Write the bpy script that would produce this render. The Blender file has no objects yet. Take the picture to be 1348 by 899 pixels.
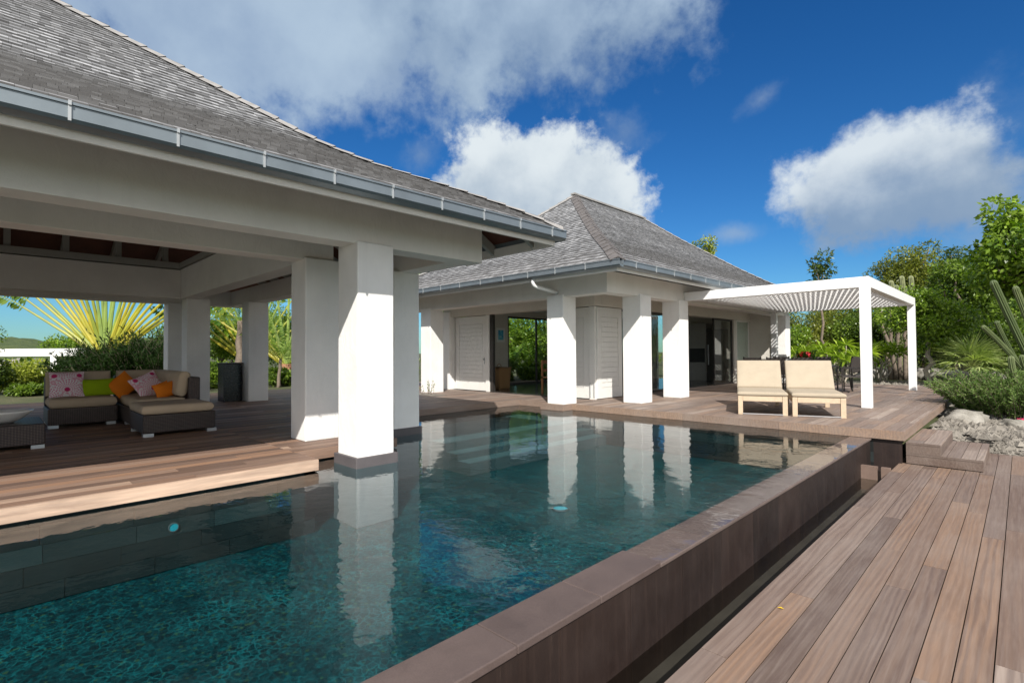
import bpy, math, random
import numpy as np
from mathutils import Matrix, Vector

# ------------------------------------------------------------------ camera, sky, sun, exposure
SC = bpy.context.scene
COL = SC.collection
F_PX, PITCH, YAW, ROLL = 677.34, 0.0207077, 0.7802112, -0.0063891
EYE = np.array([0.0, 0.0, 1.65])
_cy, _sy = math.cos(YAW), math.sin(YAW)
FWD = np.array([-_sy * math.cos(PITCH), _cy * math.cos(PITCH), math.sin(PITCH)])
_rt = np.array([_cy, _sy, 0.0]); _up = np.cross(_rt, FWD)
RGT = math.cos(ROLL) * _rt + math.sin(ROLL) * _up
UPV = np.cross(RGT, FWD)
cam_data = bpy.data.cameras.new('camera')
cam_data.sensor_width = 36.0
cam_data.lens = F_PX / 1348 * 36.0
cam_data.clip_start = 0.05
cam_data.clip_end = 3000
cam = bpy.data.objects.new('camera', cam_data)
COL.objects.link(cam)
cam.matrix_world = Matrix(((RGT[0], UPV[0], -FWD[0], EYE[0]), (RGT[1], UPV[1], -FWD[1], EYE[1]), (RGT[2], UPV[2], -FWD[2], EYE[2]), (0, 0, 0, 1)))
SC.camera = cam

SC.view_settings.view_transform = 'Standard'
SC.view_settings.look = 'None'
SC.view_settings.gamma = 1.0
SC.view_settings.exposure = 0.47
SC.cycles.use_denoising = True
SC.cycles.max_bounces = 8
SC.cycles.transparent_max_bounces = 12
SC.cycles.caustics_reflective = True
SC.cycles.blur_glossy = 0.6
SC.cycles.sample_clamp_indirect = 10.0

SUN_DIR = np.array([0.909, -0.88, 1.0]); SUN_DIR /= np.linalg.norm(SUN_DIR)
sun_data = bpy.data.lights.new('sun', 'SUN')
sun_data.energy = 4.6
sun_data.angle = math.radians(0.53)
sun_data.color = (1.0, 0.955, 0.88)
sun = bpy.data.objects.new('sun', sun_data)
COL.objects.link(sun)
sun.rotation_euler = Vector(SUN_DIR).to_track_quat('Z', 'Y').to_euler()
sun.location = (8, -8, 20)

def ray(px, py):                      # direction from the eye with unit depth (pixels of the 1348x899 photograph)
    return FWD + RGT * (px - 674) / F_PX - UPV * (py - 449.5) / F_PX
def spot(px, depth, z=0.0):           # ground point at a bearing and depth
    d = ray(px, 465) * depth
    return np.array([d[0], d[1], z])
def zat(py, depth):                   # height that shows at row py at that depth
    return 1.65 + (465 - py) / F_PX * depth

# ------------------------------------------------------------------ node helpers
class NT:
    def __init__(s, tree):
        s.t = tree; s.n = tree.nodes; s.l = tree.links
    def new(s, typ, ins=None, **kw):
        nd = s.n.new(typ)
        for k, v in kw.items(): setattr(nd, k, v)
        for k, v in (ins or {}).items():
            if hasattr(v, 'is_output') or isinstance(v, bpy.types.NodeSocket): s.l.new(v, nd.inputs[k])
            else: nd.inputs[k].default_value = v
        return nd
    def m(s, op, a, b=None, c=None, clamp=False):
        nd = s.n.new('ShaderNodeMath'); nd.operation = op; nd.use_clamp = clamp
        for i, v in enumerate((a, b, c)):
            if v is None: continue
            if isinstance(v, bpy.types.NodeSocket): s.l.new(v, nd.inputs[i])
            else: nd.inputs[i].default_value = v
        return nd.outputs[0]
    def vm(s, op, a, b=None):
        nd = s.n.new('ShaderNodeVectorMath'); nd.operation = op
        for i, v in enumerate((a, b)):
            if v is None: continue
            if isinstance(v, bpy.types.NodeSocket): s.l.new(v, nd.inputs[i])
            else: nd.inputs[i].default_value = v
        return nd.outputs['Value'] if op in ('DOT_PRODUCT', 'LENGTH') else nd.outputs[0]
    def mix(s, fac, a, b, mode='MIX'):
        nd = s.n.new('ShaderNodeMix'); nd.data_type = 'RGBA'; nd.blend_type = mode
        for i, v in ((0, fac), (6, a), (7, b)):
            if isinstance(v, bpy.types.NodeSocket): s.l.new(v, nd.inputs[i])
            else: nd.inputs[i].default_value = v if i == 0 else (tuple(v) + (1,) if len(v) == 3 else v)
        return nd.outputs[2]
    def noise(s, vec, scale, detail=4, rough=0.5, dist=0.0, out=0):
        nd = s.n.new('ShaderNodeTexNoise')
        if vec is not None: s.l.new(vec, nd.inputs['Vector'])
        nd.inputs['Scale'].default_value = scale; nd.inputs['Detail'].default_value = detail
        nd.inputs['Roughness'].default_value = rough; nd.inputs['Distortion'].default_value = dist
        return nd.outputs[out]
    def ramp(s, fac, stops, interp='LINEAR'):
        nd = s.n.new('ShaderNodeValToRGB'); nd.color_ramp.interpolation = interp
        el = nd.color_ramp.elements
        while len(el) < len(stops): el.new(0.5)
        for e, (p, c) in zip(el, stops):
            e.position = p; e.color = tuple(c) + (1,) if len(c) == 3 else c
        s.l.new(fac, nd.inputs[0]); return nd.outputs[0]
    def maprange(s, v, a, b, c, d, smooth=False):
        nd = s.n.new('ShaderNodeMapRange'); nd.interpolation_type = 'SMOOTHSTEP' if smooth else 'LINEAR'
        s.l.new(v, nd.inputs[0])
        for i, x in enumerate((a, b, c, d)): nd.inputs[i + 1].default_value = x
        return nd.outputs[0]
    def mapping(s, vec, scale=(1, 1, 1), rot=(0, 0, 0), loc=(0, 0, 0)):
        nd = s.n.new('ShaderNodeMapping'); s.l.new(vec, nd.inputs[0])
        nd.inputs['Scale'].default_value = scale; nd.inputs['Rotation'].default_value = rot; nd.inputs['Location'].default_value = loc
        return nd.outputs[0]

# ------------------------------------------------------------------ sky with clouds
world = bpy.data.worlds.new('World'); SC.world = world
world.use_nodes = True
w = NT(world.node_tree); w.n.clear()
sky = w.new('ShaderNodeTexSky', sky_type='NISHITA', sun_disc=False, sun_elevation=math.asin(SUN_DIR[2]),
            sun_rotation=math.atan2(SUN_DIR[0], SUN_DIR[1]), altitude=30.0, air_density=1.0, dust_density=0.25, ozone_density=2.2)
geo = w.new('ShaderNodeTexCoord')
dirv = geo.outputs['Generated']
hsv = w.new('ShaderNodeHueSaturation', {'Saturation': 1.32, 'Value': 1.0, 'Color': sky.outputs[0]}, )
skycol = w.mix(1.0, hsv.outputs[0], (0.31, 0.55, 0.74), 'MULTIPLY')
n1 = w.noise(dirv, 7.0, 9, 0.56)
n2 = w.noise(dirv, 3.0, 5, 0.5)
n3 = w.noise(dirv, 19.0, 8, 0.62)
n4 = w.noise(dirv, 42.0, 6, 0.6)
def cloud(px, py, a, b, rot=0.0, soft=0.5, k=1.1, thr=0.0, vpow=None):
    d = ray(px, py); d = d / np.linalg.norm(d)
    e1 = np.cross(d, [0, 0, 1.0]); e1 /= np.linalg.norm(e1)
    e2 = np.cross(e1, d)
    c, s_ = math.cos(rot), math.sin(rot)
    f1 = c * e1 + s_ * e2; f2 = -s_ * e1 + c * e2
    dd = w.m('MAXIMUM', w.vm('DOT_PRODUCT', dirv, tuple(d)), 0.05)
    u = w.m('DIVIDE', w.vm('DOT_PRODUCT', dirv, tuple(f1)), dd)
    v = w.m('DIVIDE', w.vm('DOT_PRODUCT', dirv, tuple(f2)), dd)
    u = w.m('DIVIDE', u, a / F_PX); v = w.m('DIVIDE', v, b / F_PX)
    r2 = w.m('ADD', w.m('MULTIPLY', u, u), w.m('MULTIPLY', v, v))
    nn = w.m('ADD', w.m('MULTIPLY', w.m('SUBTRACT', n1, 0.5), k * 2.4), w.m('MULTIPLY', w.m('SUBTRACT', n3, 0.5), k * 1.35))
    nn = w.m('ADD', nn, w.m('MULTIPLY', w.m('SUBTRACT', n4, 0.5), k * 0.7))
    x = w.m('ADD', w.m('SUBTRACT', 1.0, w.m('SQRT', r2)), nn)
    dens = w.maprange(x, thr, thr + soft, 0.0, 1.0, True)
    near = w.maprange(w.vm('DOT_PRODUCT', dirv, tuple(d)), 0.3, 0.5, 0.0, 1.0)
    return w.m('MULTIPLY', dens, near), v
col = skycol
def add_cloud(col, dens_v, bright, dark, alpha=1.0, tilt=0.35, nk=1.6):
    dens, v = dens_v
    sh = w.m('ADD', w.m('MULTIPLY', v, tilt), w.m('MULTIPLY', w.m('SUBTRACT', n2, 0.5), nk))
    sh = w.m('ADD', sh, w.m('MULTIPLY', w.m('SUBTRACT', n1, 0.5), nk))
    sh = w.maprange(sh, -0.45, 0.45, 0.0, 1.0, True)
    cc = w.mix(sh, dark, bright)
    return w.mix(w.m('MULTIPLY', dens, alpha), col, cc)

CLOUD_W = (5.5, 6.0, 6.3); CLOUD_M = (2.9, 3.6, 4.4); CLOUD_G = (1.75, 2.5, 3.6)
CLOUD_T = (3.3, 4.2, 5.2)
col = add_cloud(col, cloud(330, 25, 350, 135, 0.03, 0.6, 0.5), CLOUD_T, (2.3, 3.1, 4.3), 0.93)
col = add_cloud(col, cloud(690, 0, 240, 138, 0.06, 0.62, 0.5), CLOUD_T, CLOUD_G, 0.9)
col = add_cloud(col, cloud(830, 10, 90, 60, 0.0, 0.9, 0.7), CLOUD_T, CLOUD_G, 0.5)
col = add_cloud(col, cloud(550, 205, 50, 34, 0.5, 1.1, 0.8), CLOUD_M, CLOUD_G, 0.45)
col = add_cloud(col, cloud(820, 175, 45, 40, 0.0, 1.1, 0.8), CLOUD_M, CLOUD_G, 0.4)
col = add_cloud(col, cloud(702, 262, 150, 104, 0.0, 0.27, 0.42), CLOUD_W, CLOUD_M, 1.0, 0.5)
col = add_cloud(col, cloud(1000, 132, 40, 16, 0.5, 1.2, 0.8), CLOUD_M, CLOUD_G, 0.42)
col = add_cloud(col, cloud(1290, 190, 110, 60, 0.25, 1.3, 0.7), CLOUD_M, CLOUD_G, 0.4)
col = add_cloud(col, cloud(1172, 238, 128, 76, 0.0, 0.36, 0.42), CLOUD_W, CLOUD_G, 0.93, 0.9)
col = add_cloud(col, cloud(1280, 268, 120, 48, 0.0, 1.0, 0.5), CLOUD_M, CLOUD_G, 0.6)
col = add_cloud(col, cloud(970, 308, 50, 18, 0.0, 1.0, 0.6), CLOUD_M, CLOUD_G, 0.5)
col = add_cloud(col, cloud(1310, 315, 70, 26, 0.2, 1.0, 0.6), CLOUD_M, CLOUD_G, 0.5)
# unseen bright clouds added behind and above the view to lift ambient light
back = w.maprange(w.vm('DOT_PRODUCT', dirv, tuple(FWD * .93 + np.array([0, 0, -.36]))), 0.30, -0.15, 0.0, 1.0, True)
bn = w.m('ADD', w.noise(dirv, 2.4, 7, 0.58), w.m('MULTIPLY', w.m('SUBTRACT', n1, 0.5), 0.5))
col = w.mix(w.m('MULTIPLY', w.maprange(bn, 0.40, 0.58, 0.0, 1.0, True), back), col, (9.6, 9.2, 8.5))
bg = w.new('ShaderNodeBackground', {'Color': col, 'Strength': 0.10})
out = w.new('ShaderNodeOutputWorld', {'Surface': bg.outputs[0]})

# ------------------------------------------------------------------ mesh building
rng = random.Random(7)
nrg = np.random.default_rng(11)
ORG = {}
class MB:
    def __init__(s):
        s.v = []; s.f = []; s.c = []
    def add(s, vs, fs, c=(1, 1, 1)):
        b = len(s.v)
        s.v += [tuple(map(float, p)) for p in vs]
        for f in fs:
            s.f.append(tuple(b + i for i in f)); s.c.append(c)
        return s
    def box(s, x0, x1, y0, y1, z0, z1, c=(1, 1, 1)):
        return s.add([(x0, y0, z0), (x1, y0, z0), (x1, y1, z0), (x0, y1, z0), (x0, y0, z1), (x1, y0, z1), (x1, y1, z1), (x0, y1, z1)],
                     [(0, 3, 2, 1), (4, 5, 6, 7), (0, 1, 5, 4), (1, 2, 6, 5), (2, 3, 7, 6), (3, 0, 4, 7)], c)
    def obox(s, o, u, v, n, c=(1, 1, 1)):          # corner o and three edge vectors
        o, u, v, n = (np.array(q, float) for q in (o, u, v, n))
        return s.add([o, o + u, o + u + v, o + v, o + n, o + u + n, o + u + v + n, o + v + n],
                     [(0, 3, 2, 1), (4, 5, 6, 7), (0, 1, 5, 4), (1, 2, 6, 5), (2, 3, 7, 6), (3, 0, 4, 7)], c)
    def bar(s, a, b, wd, ht, c=(1, 1, 1), up=(0, 0, 1)):   # square bar between two points
        a, b = np.array(a, float), np.array(b, float)
        d = b - a; d /= np.linalg.norm(d)
        up = np.array(up, float)
        if abs(d @ up) > 0.98: up = np.array([1.0, 0, 0])
        x = np.cross(d, up); x /= np.linalg.norm(x); y = np.cross(x, d)
        return s.obox(a - x * wd / 2 - y * ht / 2, b - a, x * wd, y * ht, c)
    def tube(s, pts, rad, n=8, c=(1, 1, 1), cap=True, prof=None):
        pts = [np.array(p, float) for p in pts]; m = len(pts)
        if not hasattr(rad, '__len__'): rad = [rad] * m
        rings = []; x = None
        for i, p in enumerate(pts):
            d = pts[min(i + 1, m - 1)] - pts[max(i - 1, 0)]
            d /= max(np.linalg.norm(d), 1e-9)
            if x is None:
                x = np.cross(d, [0, 0, 1.0] if abs(d[2]) < 0.9 else [1.0, 0, 0])
            x = x - d * (x @ d); x /= np.linalg.norm(x); y = np.cross(d, x)
            for k in range(n):
                a = 2 * math.pi * k / n
                r = rad[i] * (prof[k % len(prof)] if prof else 1)
                rings.append(p + r * (math.cos(a) * x + math.sin(a) * y))
        fs = [(i * n + k, i * n + (k + 1) % n, (i + 1) * n + (k + 1) % n, (i + 1) * n + k) for i in range(m - 1) for k in range(n)]
        if cap: fs += [tuple(range(n))[::-1], tuple((m - 1) * n + k for k in range(n))]
        return s.add(rings, fs, c)
    def lathe(s, o, prof, n=24, c=(1, 1, 1)):
        vs = []; m = len(prof)
        for r, z in prof:
            for k in range(n):
                a = 2 * math.pi * k / n
                vs.append((o[0] + r * math.cos(a), o[1] + r * math.sin(a), o[2] + z))
        return s.add(vs, [(i * n + k, i * n + (k + 1) % n, (i + 1) * n + (k + 1) % n, (i + 1) * n + k) for i in range(m - 1) for k in range(n)], c)
    def pad(s, o, u, v, n, r=0.05, bulge=0.03, seg=10, c=(1, 1, 1)):   # soft upholstered cushion in a box o,u,v,n
        o, u, v, n = (np.array(q, float) for q in (o, u, v, n))
        lu, lv, ln = (np.linalg.norm(q) for q in (u, v, n))
        vs = []; N = seg + 1
        def edge(t, l):
            q = min(t, 1 - t) * l
            return 1.0 if q >= r else math.sqrt(max(0, 1 - ((r - q) / r) ** 2))
        ts = sorted(set([0, .25 * r, .6 * r, r] + [r + (1 - 2 * r) * i / seg for i in range(seg + 1)] + [1 - r, 1 - .6 * r, 1 - .25 * r, 1])) if False else None
        def knots(l):
            a = [0, .12, .35, .65, 1.0]
            k = [x * r / l for x in a] + [r / l + (1 - 2 * r / l) * i / seg for i in range(1, seg)] + [1 - x * r / l for x in a[::-1]]
            return k
        ku, kv = knots(lu), knots(lv)
        for side in (0, 1):
            for a in ku:
                for b in kv:
                    e = edge(a, lu) * edge(b, lv)
                    h = e * 0.5 + bulge / ln * (math.sin(math.pi * a) * math.sin(math.pi * b)) ** 0.6
                    w_ = 0.5 + h if side else 0.5 - h
                    vs.append(o + u * a + v * b + n * w_)
        A, B = len(ku), len(kv); off = A * B; fs = []
        for i in range(A - 1):
            for j in range(B - 1):
                q = (i * B + j, (i + 1) * B + j, (i + 1) * B + j + 1, i * B + j + 1)
                fs.append(tuple(off + x for x in q)); fs.append(q[::-1])
        return s.add(vs, fs, c)
    def build(s, name, mat, parent=None, smooth=False, bevel=0.0, local=False, label=None, cat=None, group=None, kind=None, weld=False):
        v = np.array(s.v, np.float64).reshape(-1, 3)
        if parent is not None: org = np.array(ORG.get(parent.name, (0, 0, 0)), float)
        elif local: org = np.zeros(3)
        else:
            lo, hi = v.min(0), v.max(0); org = np.array([(lo[0] + hi[0]) / 2, (lo[1] + hi[1]) / 2, lo[2]])
        me = bpy.data.meshes.new(name)
        me.from_pydata((v - org).tolist(), [], s.f)
        at = me.attributes.new('col', 'FLOAT_COLOR', 'FACE')
        cc = np.ones((len(s.f), 4), np.float32); cc[:, :3] = np.array(s.c, np.float32).reshape(-1, 3)
        at.data.foreach_set('color', cc.ravel())
        if weld:
            import bmesh
            bm = bmesh.new(); bm.from_mesh(me); bmesh.ops.remove_doubles(bm, verts=bm.verts, dist=1e-4); bmesh.ops.recalc_face_normals(bm, faces=bm.faces); bm.to_mesh(me); bm.free()
        if smooth: me.shade_smooth()
        me.materials.append(mat)
        ob = bpy.data.objects.new(name, me); COL.objects.link(ob)
        if parent is not None:
            ob.parent = parent; ORG[ob.name] = org
        else:
            ob.location = org; ORG[ob.name] = org
        if bevel:
            bv = ob.modifiers.new('bevel', 'BEVEL'); bv.width = bevel; bv.segments = 2; bv.limit_method = 'ANGLE'; bv.angle_limit = math.radians(40)
        props(ob, label, cat, group, kind)
        return ob
class QB:                                    # fast builder for thousands of leaf quads (numpy)
    def __init__(s): s.v = []; s.c = []
    def quads(s, v4, c):                     # v4 (n,4,3), c (n,3)
        s.v.append(np.asarray(v4, np.float32)); s.c.append(np.asarray(c, np.float32))
    def build(s, name, mat, parent=None, org=None, label=None, cat=None, group=None, kind=None):
        v = np.concatenate(s.v).reshape(-1, 3); c = np.concatenate(s.c); n = len(c)
        if parent is not None: org = np.array(ORG.get(parent.name, (0, 0, 0)), float)
        elif org is None:
            lo, hi = v.min(0), v.max(0); org = np.array([(lo[0] + hi[0]) / 2, (lo[1] + hi[1]) / 2, lo[2]])
        me = bpy.data.meshes.new(name)
        me.vertices.add(n * 4); me.vertices.foreach_set('co', (v - org).astype(np.float32).ravel())
        me.loops.add(n * 4); me.loops.foreach_set('vertex_index', np.arange(n * 4, dtype=np.int32))
        me.polygons.add(n); me.polygons.foreach_set('loop_start', np.arange(n, dtype=np.int32) * 4)
        me.polygons.foreach_set('loop_total', np.full(n, 4, np.int32))
        me.update(calc_edges=True)
        at = me.attributes.new('col', 'FLOAT_COLOR', 'FACE')
        cc = np.ones((n, 4), np.float32); cc[:, :3] = c
        at.data.foreach_set('color', cc.ravel())
        me.materials.append(mat)
        ob = bpy.data.objects.new(name, me); COL.objects.link(ob)
        if parent is not None: ob.parent = parent
        else: ob.location = org
        ORG[ob.name] = org
        props(ob, label, cat, group, kind)
        return ob
def props(o, label=None, cat=None, group=None, kind=None):
    if label: o['label'] = label
    if cat: o['category'] = cat
    if group: o['group'] = group
    if kind: o['kind'] = kind
def thing(name, label, cat, loc=(0, 0, 0), rotz=0.0, group=None, world_coords=True):
    o = bpy.data.objects.new(name, None); COL.objects.link(o)
    o.empty_display_size = 0.2
    o.location = loc; o.rotation_euler = (0, 0, rotz)
    ORG[o.name] = tuple(loc) if world_coords else (0, 0, 0)
    props(o, label, cat, group)
    return o
def copy_thing(o, loc, rotz, label=None, group=None):
    def cp(src, par):
        c = src.copy(); COL.objects.link(c); c.parent = par
        for ch in src.children: cp(ch, c)
        return c
    c = cp(o, None); c.location = loc; c.rotation_euler = (0, 0, rotz)
    if label: c['label'] = label
    if group: c['group'] = group
    return c

# ------------------------------------------------------------------ materials
def mat(name):
    m = bpy.data.materials.new(name); m.use_nodes = True
    t = NT(m.node_tree); t.n.clear()
    o = t.n.new('ShaderNodeOutputMaterial')
    return m, t, o
def principled(t, o, **ins):
    p = t.new('ShaderNodeBsdfPrincipled', {k.replace('_', ' '): v for k, v in ins.items()})
    t.l.new(p.outputs[0], o.inputs['Surface']); return p
def bump(t, h, strength=0.3, dist=0.01):
    return t.new('ShaderNodeBump', {'Height': h, 'Strength': strength, 'Distance': dist}).outputs[0]
def attr(t): return t.new('ShaderNodeAttribute', attribute_name='col')
def objc(t): return t.new('ShaderNodeTexCoord').outputs['Object']
def pos(t): return t.new('ShaderNodeNewGeometry').outputs['Position']

def m_plaster(name, base, var=0.07, rough=0.75):
    m, t, o = mat(name); P = pos(t)
    a = t.noise(P, 1.7, 5, 0.55); b = t.noise(P, 26, 4, 0.6)
    c1 = tuple(x * (1 - var) for x in base); c2 = tuple(min(1, x * (1 + var * .6)) for x in base)
    c = t.ramp(a, [(0.3, c1), (0.7, c2)])
    streak = t.noise(t.mapping(P, (9, 9, 0.55)), 1.0, 4, 0.6)
    c = t.mix(t.maprange(streak, 0.56, 0.78, 0.0, 0.16), c, tuple(x * 0.72 for x in base))
    tw = t.noise(t.mapping(P, (3.2, 3.2, 1.6), (0, .5, .4)), 1.6, 6, 0.62, 1.5)
    principled(t, o, Base_Color=c, Roughness=rough, Normal=bump(t, t.m('ADD', t.m('MULTIPLY', b, .35), t.m('MULTIPLY', tw, 2.0)), 0.45, 0.010)); return m
M_WHITE = m_plaster('white_render', (0.80, 0.79, 0.77))
M_BEAM = m_plaster('off_white_render', (0.77, 0.745, 0.705), 0.07)
M_CREAM = m_plaster('cream_wall', (0.60, 0.565, 0.51), 0.04)
M_SHUTTER = m_plaster('painted_shutter', (0.72, 0.71, 0.68), 0.02, 0.45)
M_PERG = m_plaster('white_powder_coat', (0.80, 0.80, 0.80), 0.015, 0.4)

def m_simple(name, base, rough=0.5, metal=0.0, var=0.1, scale=8.0, bstr=0.15, spec=0.5):
    m, t, o = mat(name); P = objc(t)
    a = t.noise(P, scale, 5, 0.6)
    c = t.ramp(a, [(0.25, tuple(x * (1 - var) for x in base)), (0.75, tuple(min(1, x * (1 + var)) for x in base))])
    principled(t, o, Base_Color=c, Roughness=rough, Metallic=metal, Normal=bump(t, t.noise(P, scale * 6, 3), bstr, 0.003), Specular_IOR_Level=spec); return m
M_ZINC = m_simple('zinc', (0.21, 0.245, 0.27), 0.45, 0.6, 0.12, 3.0)
M_CLIP = m_simple('zinc_clip', (0.42, 0.44, 0.45), 0.45, 0.5, 0.08)
M_ALU = m_simple('brushed_aluminium', (0.62, 0.63, 0.65), 0.35, 0.8, 0.05)
M_DARKMETAL = m_simple('dark_bronze_metal', (0.045, 0.04, 0.037), 0.4, 0.4)
M_BLACK = m_simple('black_plastic', (0.012, 0.012, 0.013), 0.4)
M_REDWOOD = m_simple('red_cedar_boards', (0.11, 0.036, 0.02), 0.6, 0, 0.3, 4)
M_RAFTER = m_simple('painted_rafter', (0.33, 0.325, 0.30), 0.6, 0, 0.05)
M_BLACKSTONE = m_simple('black_granite', (0.014, 0.014, 0.016), 0.22, 0, 0.5, 30)
M_FLOOR_IN = m_simple('dark_floor', (0.05, 0.048, 0.045), 0.18, 0, 0.2, 3)
M_PORCELAIN = m_simple('white_ceramic', (0.75, 0.74, 0.72), 0.25, 0, 0.03)
M_CAB = m_simple('kitchen_front', (0.32, 0.31, 0.30), 0.35, 0.1, 0.05)

def m_glass():
    m, t, o = mat('window_glass')
    g = t.new('ShaderNodeNewGeometry'); cs = t.m('ABSOLUTE', t.vm('DOT_PRODUCT', g.outputs['Normal'], g.outputs['Incoming']))
    fr = t.m('ADD', 0.05, t.m('MULTIPLY', 0.95, t.m('POWER', t.m('SUBTRACT', 1.0, cs, clamp=True), 5.0)))
    tr = t.new('ShaderNodeBsdfTransparent', {'Color': (0.88, 0.92, 0.89, 1)})
    gl = t.new('ShaderNodeBsdfGlossy', {'Color': (1, 1, 1, 1), 'Roughness': 0.0})
    mx = t.new('ShaderNodeMixShader', {0: t.m('ADD', fr, 0.0, clamp=True), 1: tr.outputs[0], 2: gl.outputs[0]})
    t.l.new(mx.outputs[0], o.inputs['Surface']); return m
M_GLASS = m_glass()

def m_deck(name, tones, grey=0.0):
    m, t, o = mat(name); A = attr(t)
    sep = t.new('ShaderNodeSeparateColor', {0: A.outputs['Color']})
    P = t.vm('ADD', pos(t), t.vm('MULTIPLY', A.outputs['Vector'], (37.0, 61.0, 0.0)))
    g1 = t.noise(t.mapping(P, (13, 1.1, 13)), 1.0, 6, 0.6, 1.2)
    g2 = t.noise(t.mapping(P, (60, 2.2, 60)), 1.0, 4, 0.6, 0.4)
    wv = t.new('ShaderNodeTexWave', {'Vector': t.mapping(P, (6.5, 0.42, 6.5)), 'Scale': 1.1, 'Distortion': 13.0, 'Detail': 3.0, 'Detail Scale': 0.9}, wave_type='BANDS', bands_direction='X').outputs['Fac']
    base = t.ramp(sep.outputs[0], tones)
    c = t.mix(t.maprange(g1, 0.3, 0.7, 0.0, 0.5), base, (0.105, 0.068, 0.053))
    c = t.mix(t.m('MULTIPLY', t.maprange(wv, 0.25, 0.9, 0.0, 0.62), sep.outputs[1]), c, (0.085, 0.054, 0.044))
    c = t.mix(t.maprange(g2, 0.45, 0.75, 0.0, 0.30), c, (0.30, 0.245, 0.21))
    sil = t.noise(t.mapping(pos(t), (1.6, 0.7, 1.6)), 1.0, 5, 0.6)
    c = t.mix(t.maprange(sil, 0.45, 0.75, grey, grey + 0.4, ), c, (0.27, 0.225, 0.197))
    sp = t.noise(t.mapping(P, (20, 14, 20)), 1.0, 6, 0.75)
    c = t.mix(t.maprange(sp, 0.70, 0.78, 0.0, 0.5), c, (0.42, 0.38, 0.34))
    h = t.m('ADD', t.m('MULTIPLY', g2, 0.6), wv)
    principled(t, o, Base_Color=c, Roughness=t.maprange(g1, 0.3, 0.7, 0.5, 0.72), Normal=bump(t, h, 0.35, 0.002), Specular_IOR_Level=0.4); return m
TONES = [(0.0, (0.085, 0.058, 0.046)), (0.25, (0.165, 0.112, 0.085)), (0.5, (0.27, 0.168, 0.107)), (0.72, (0.135, 0.098, 0.082)), (0.9, (0.22, 0.16, 0.127)), (1.0, (0.40, 0.32, 0.265))]
M_DECK = m_deck('ipe_boards', TONES, 0.05)
M_DECKP = m_deck('sheltered_ipe_boards', [(p, (c[0] * 1.75, c[1] * 1.54, c[2] * 1.36)) for p, c in TONES], -0.2)
M_DECK2 = m_deck('weathered_ipe_boards', [(p, tuple(x * 1.18 for x in c)) for p, c in TONES], 0.22)
M_TEAK = m_simple('teak', (0.50, 0.39, 0.275), 0.55, 0, 0.15, 12)
M_CHAIRWOOD = m_simple('orange_wood', (0.34, 0.14, 0.045), 0.4, 0, 0.15, 10)

def m_basalt(name, base, wet=False, streaks=False):
    m, t, o = mat(name); P = pos(t); A = attr(t)
    a = t.noise(P, 3.0, 6, 0.6); b = t.noise(P, 220, 2, 0.7); d = t.noise(P, 40, 3, 0.6)
    c = t.ramp(a, [(0.25, tuple(x * .75 for x in base)), (0.75, tuple(x * 1.25 for x in base))])
    c = t.mix(t.maprange(b, 0.35, 0.75, 0, 0.35), c, tuple(x * 2.0 for x in base))
    c = t.mix(1.0, c, A.outputs['Color'], 'MULTIPLY')
    if streaks:
        s1 = t.noise(t.mapping(P, (22, 22, 0.8)), 1.0, 4, 0.65)
        c = t.mix(t.maprange(s1, 0.50, 0.78, 0, 0.22), c, (0.085, 0.052, 0.039))
        s2 = t.noise(t.mapping(P, (45, 45, 2.2)), 1.0, 3, 0.6)
        c = t.mix(t.maprange(s2, 0.70, 0.78, 0, 0.4), c, (0.22, 0.165, 0.12))
    principled(t, o, Base_Color=c, Roughness=t.maprange(a, 0.3, 0.7, 0.12 if wet else 0.5, 0.3 if wet else 0.7), Normal=bump(t, t.m('ADD', b, t.m('MULTIPLY', d, .6)), 0.3, 0.003)); return m
M_COPE = m_basalt('brown_basalt', (0.088, 0.064, 0.058))
M_COPEWET = m_basalt('wet_brown_basalt', (0.10, 0.075, 0.066))
M_WALLSTONE = m_basalt('streaked_basalt', (0.015, 0.0085, 0.0066), False, True)
M_PLINTH = m_basalt('grey_basalt', (0.085, 0.075, 0.078))
M_POOLTILE = m_basalt('charcoal_tile', (0.0045, 0.0065, 0.0065))
M_STEPTILE = m_basalt('step_tile', (0.055, 0.070, 0.072))
M_TROUGHSTONE = m_basalt('trough_stone', (0.085, 0.078, 0.072))

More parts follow.
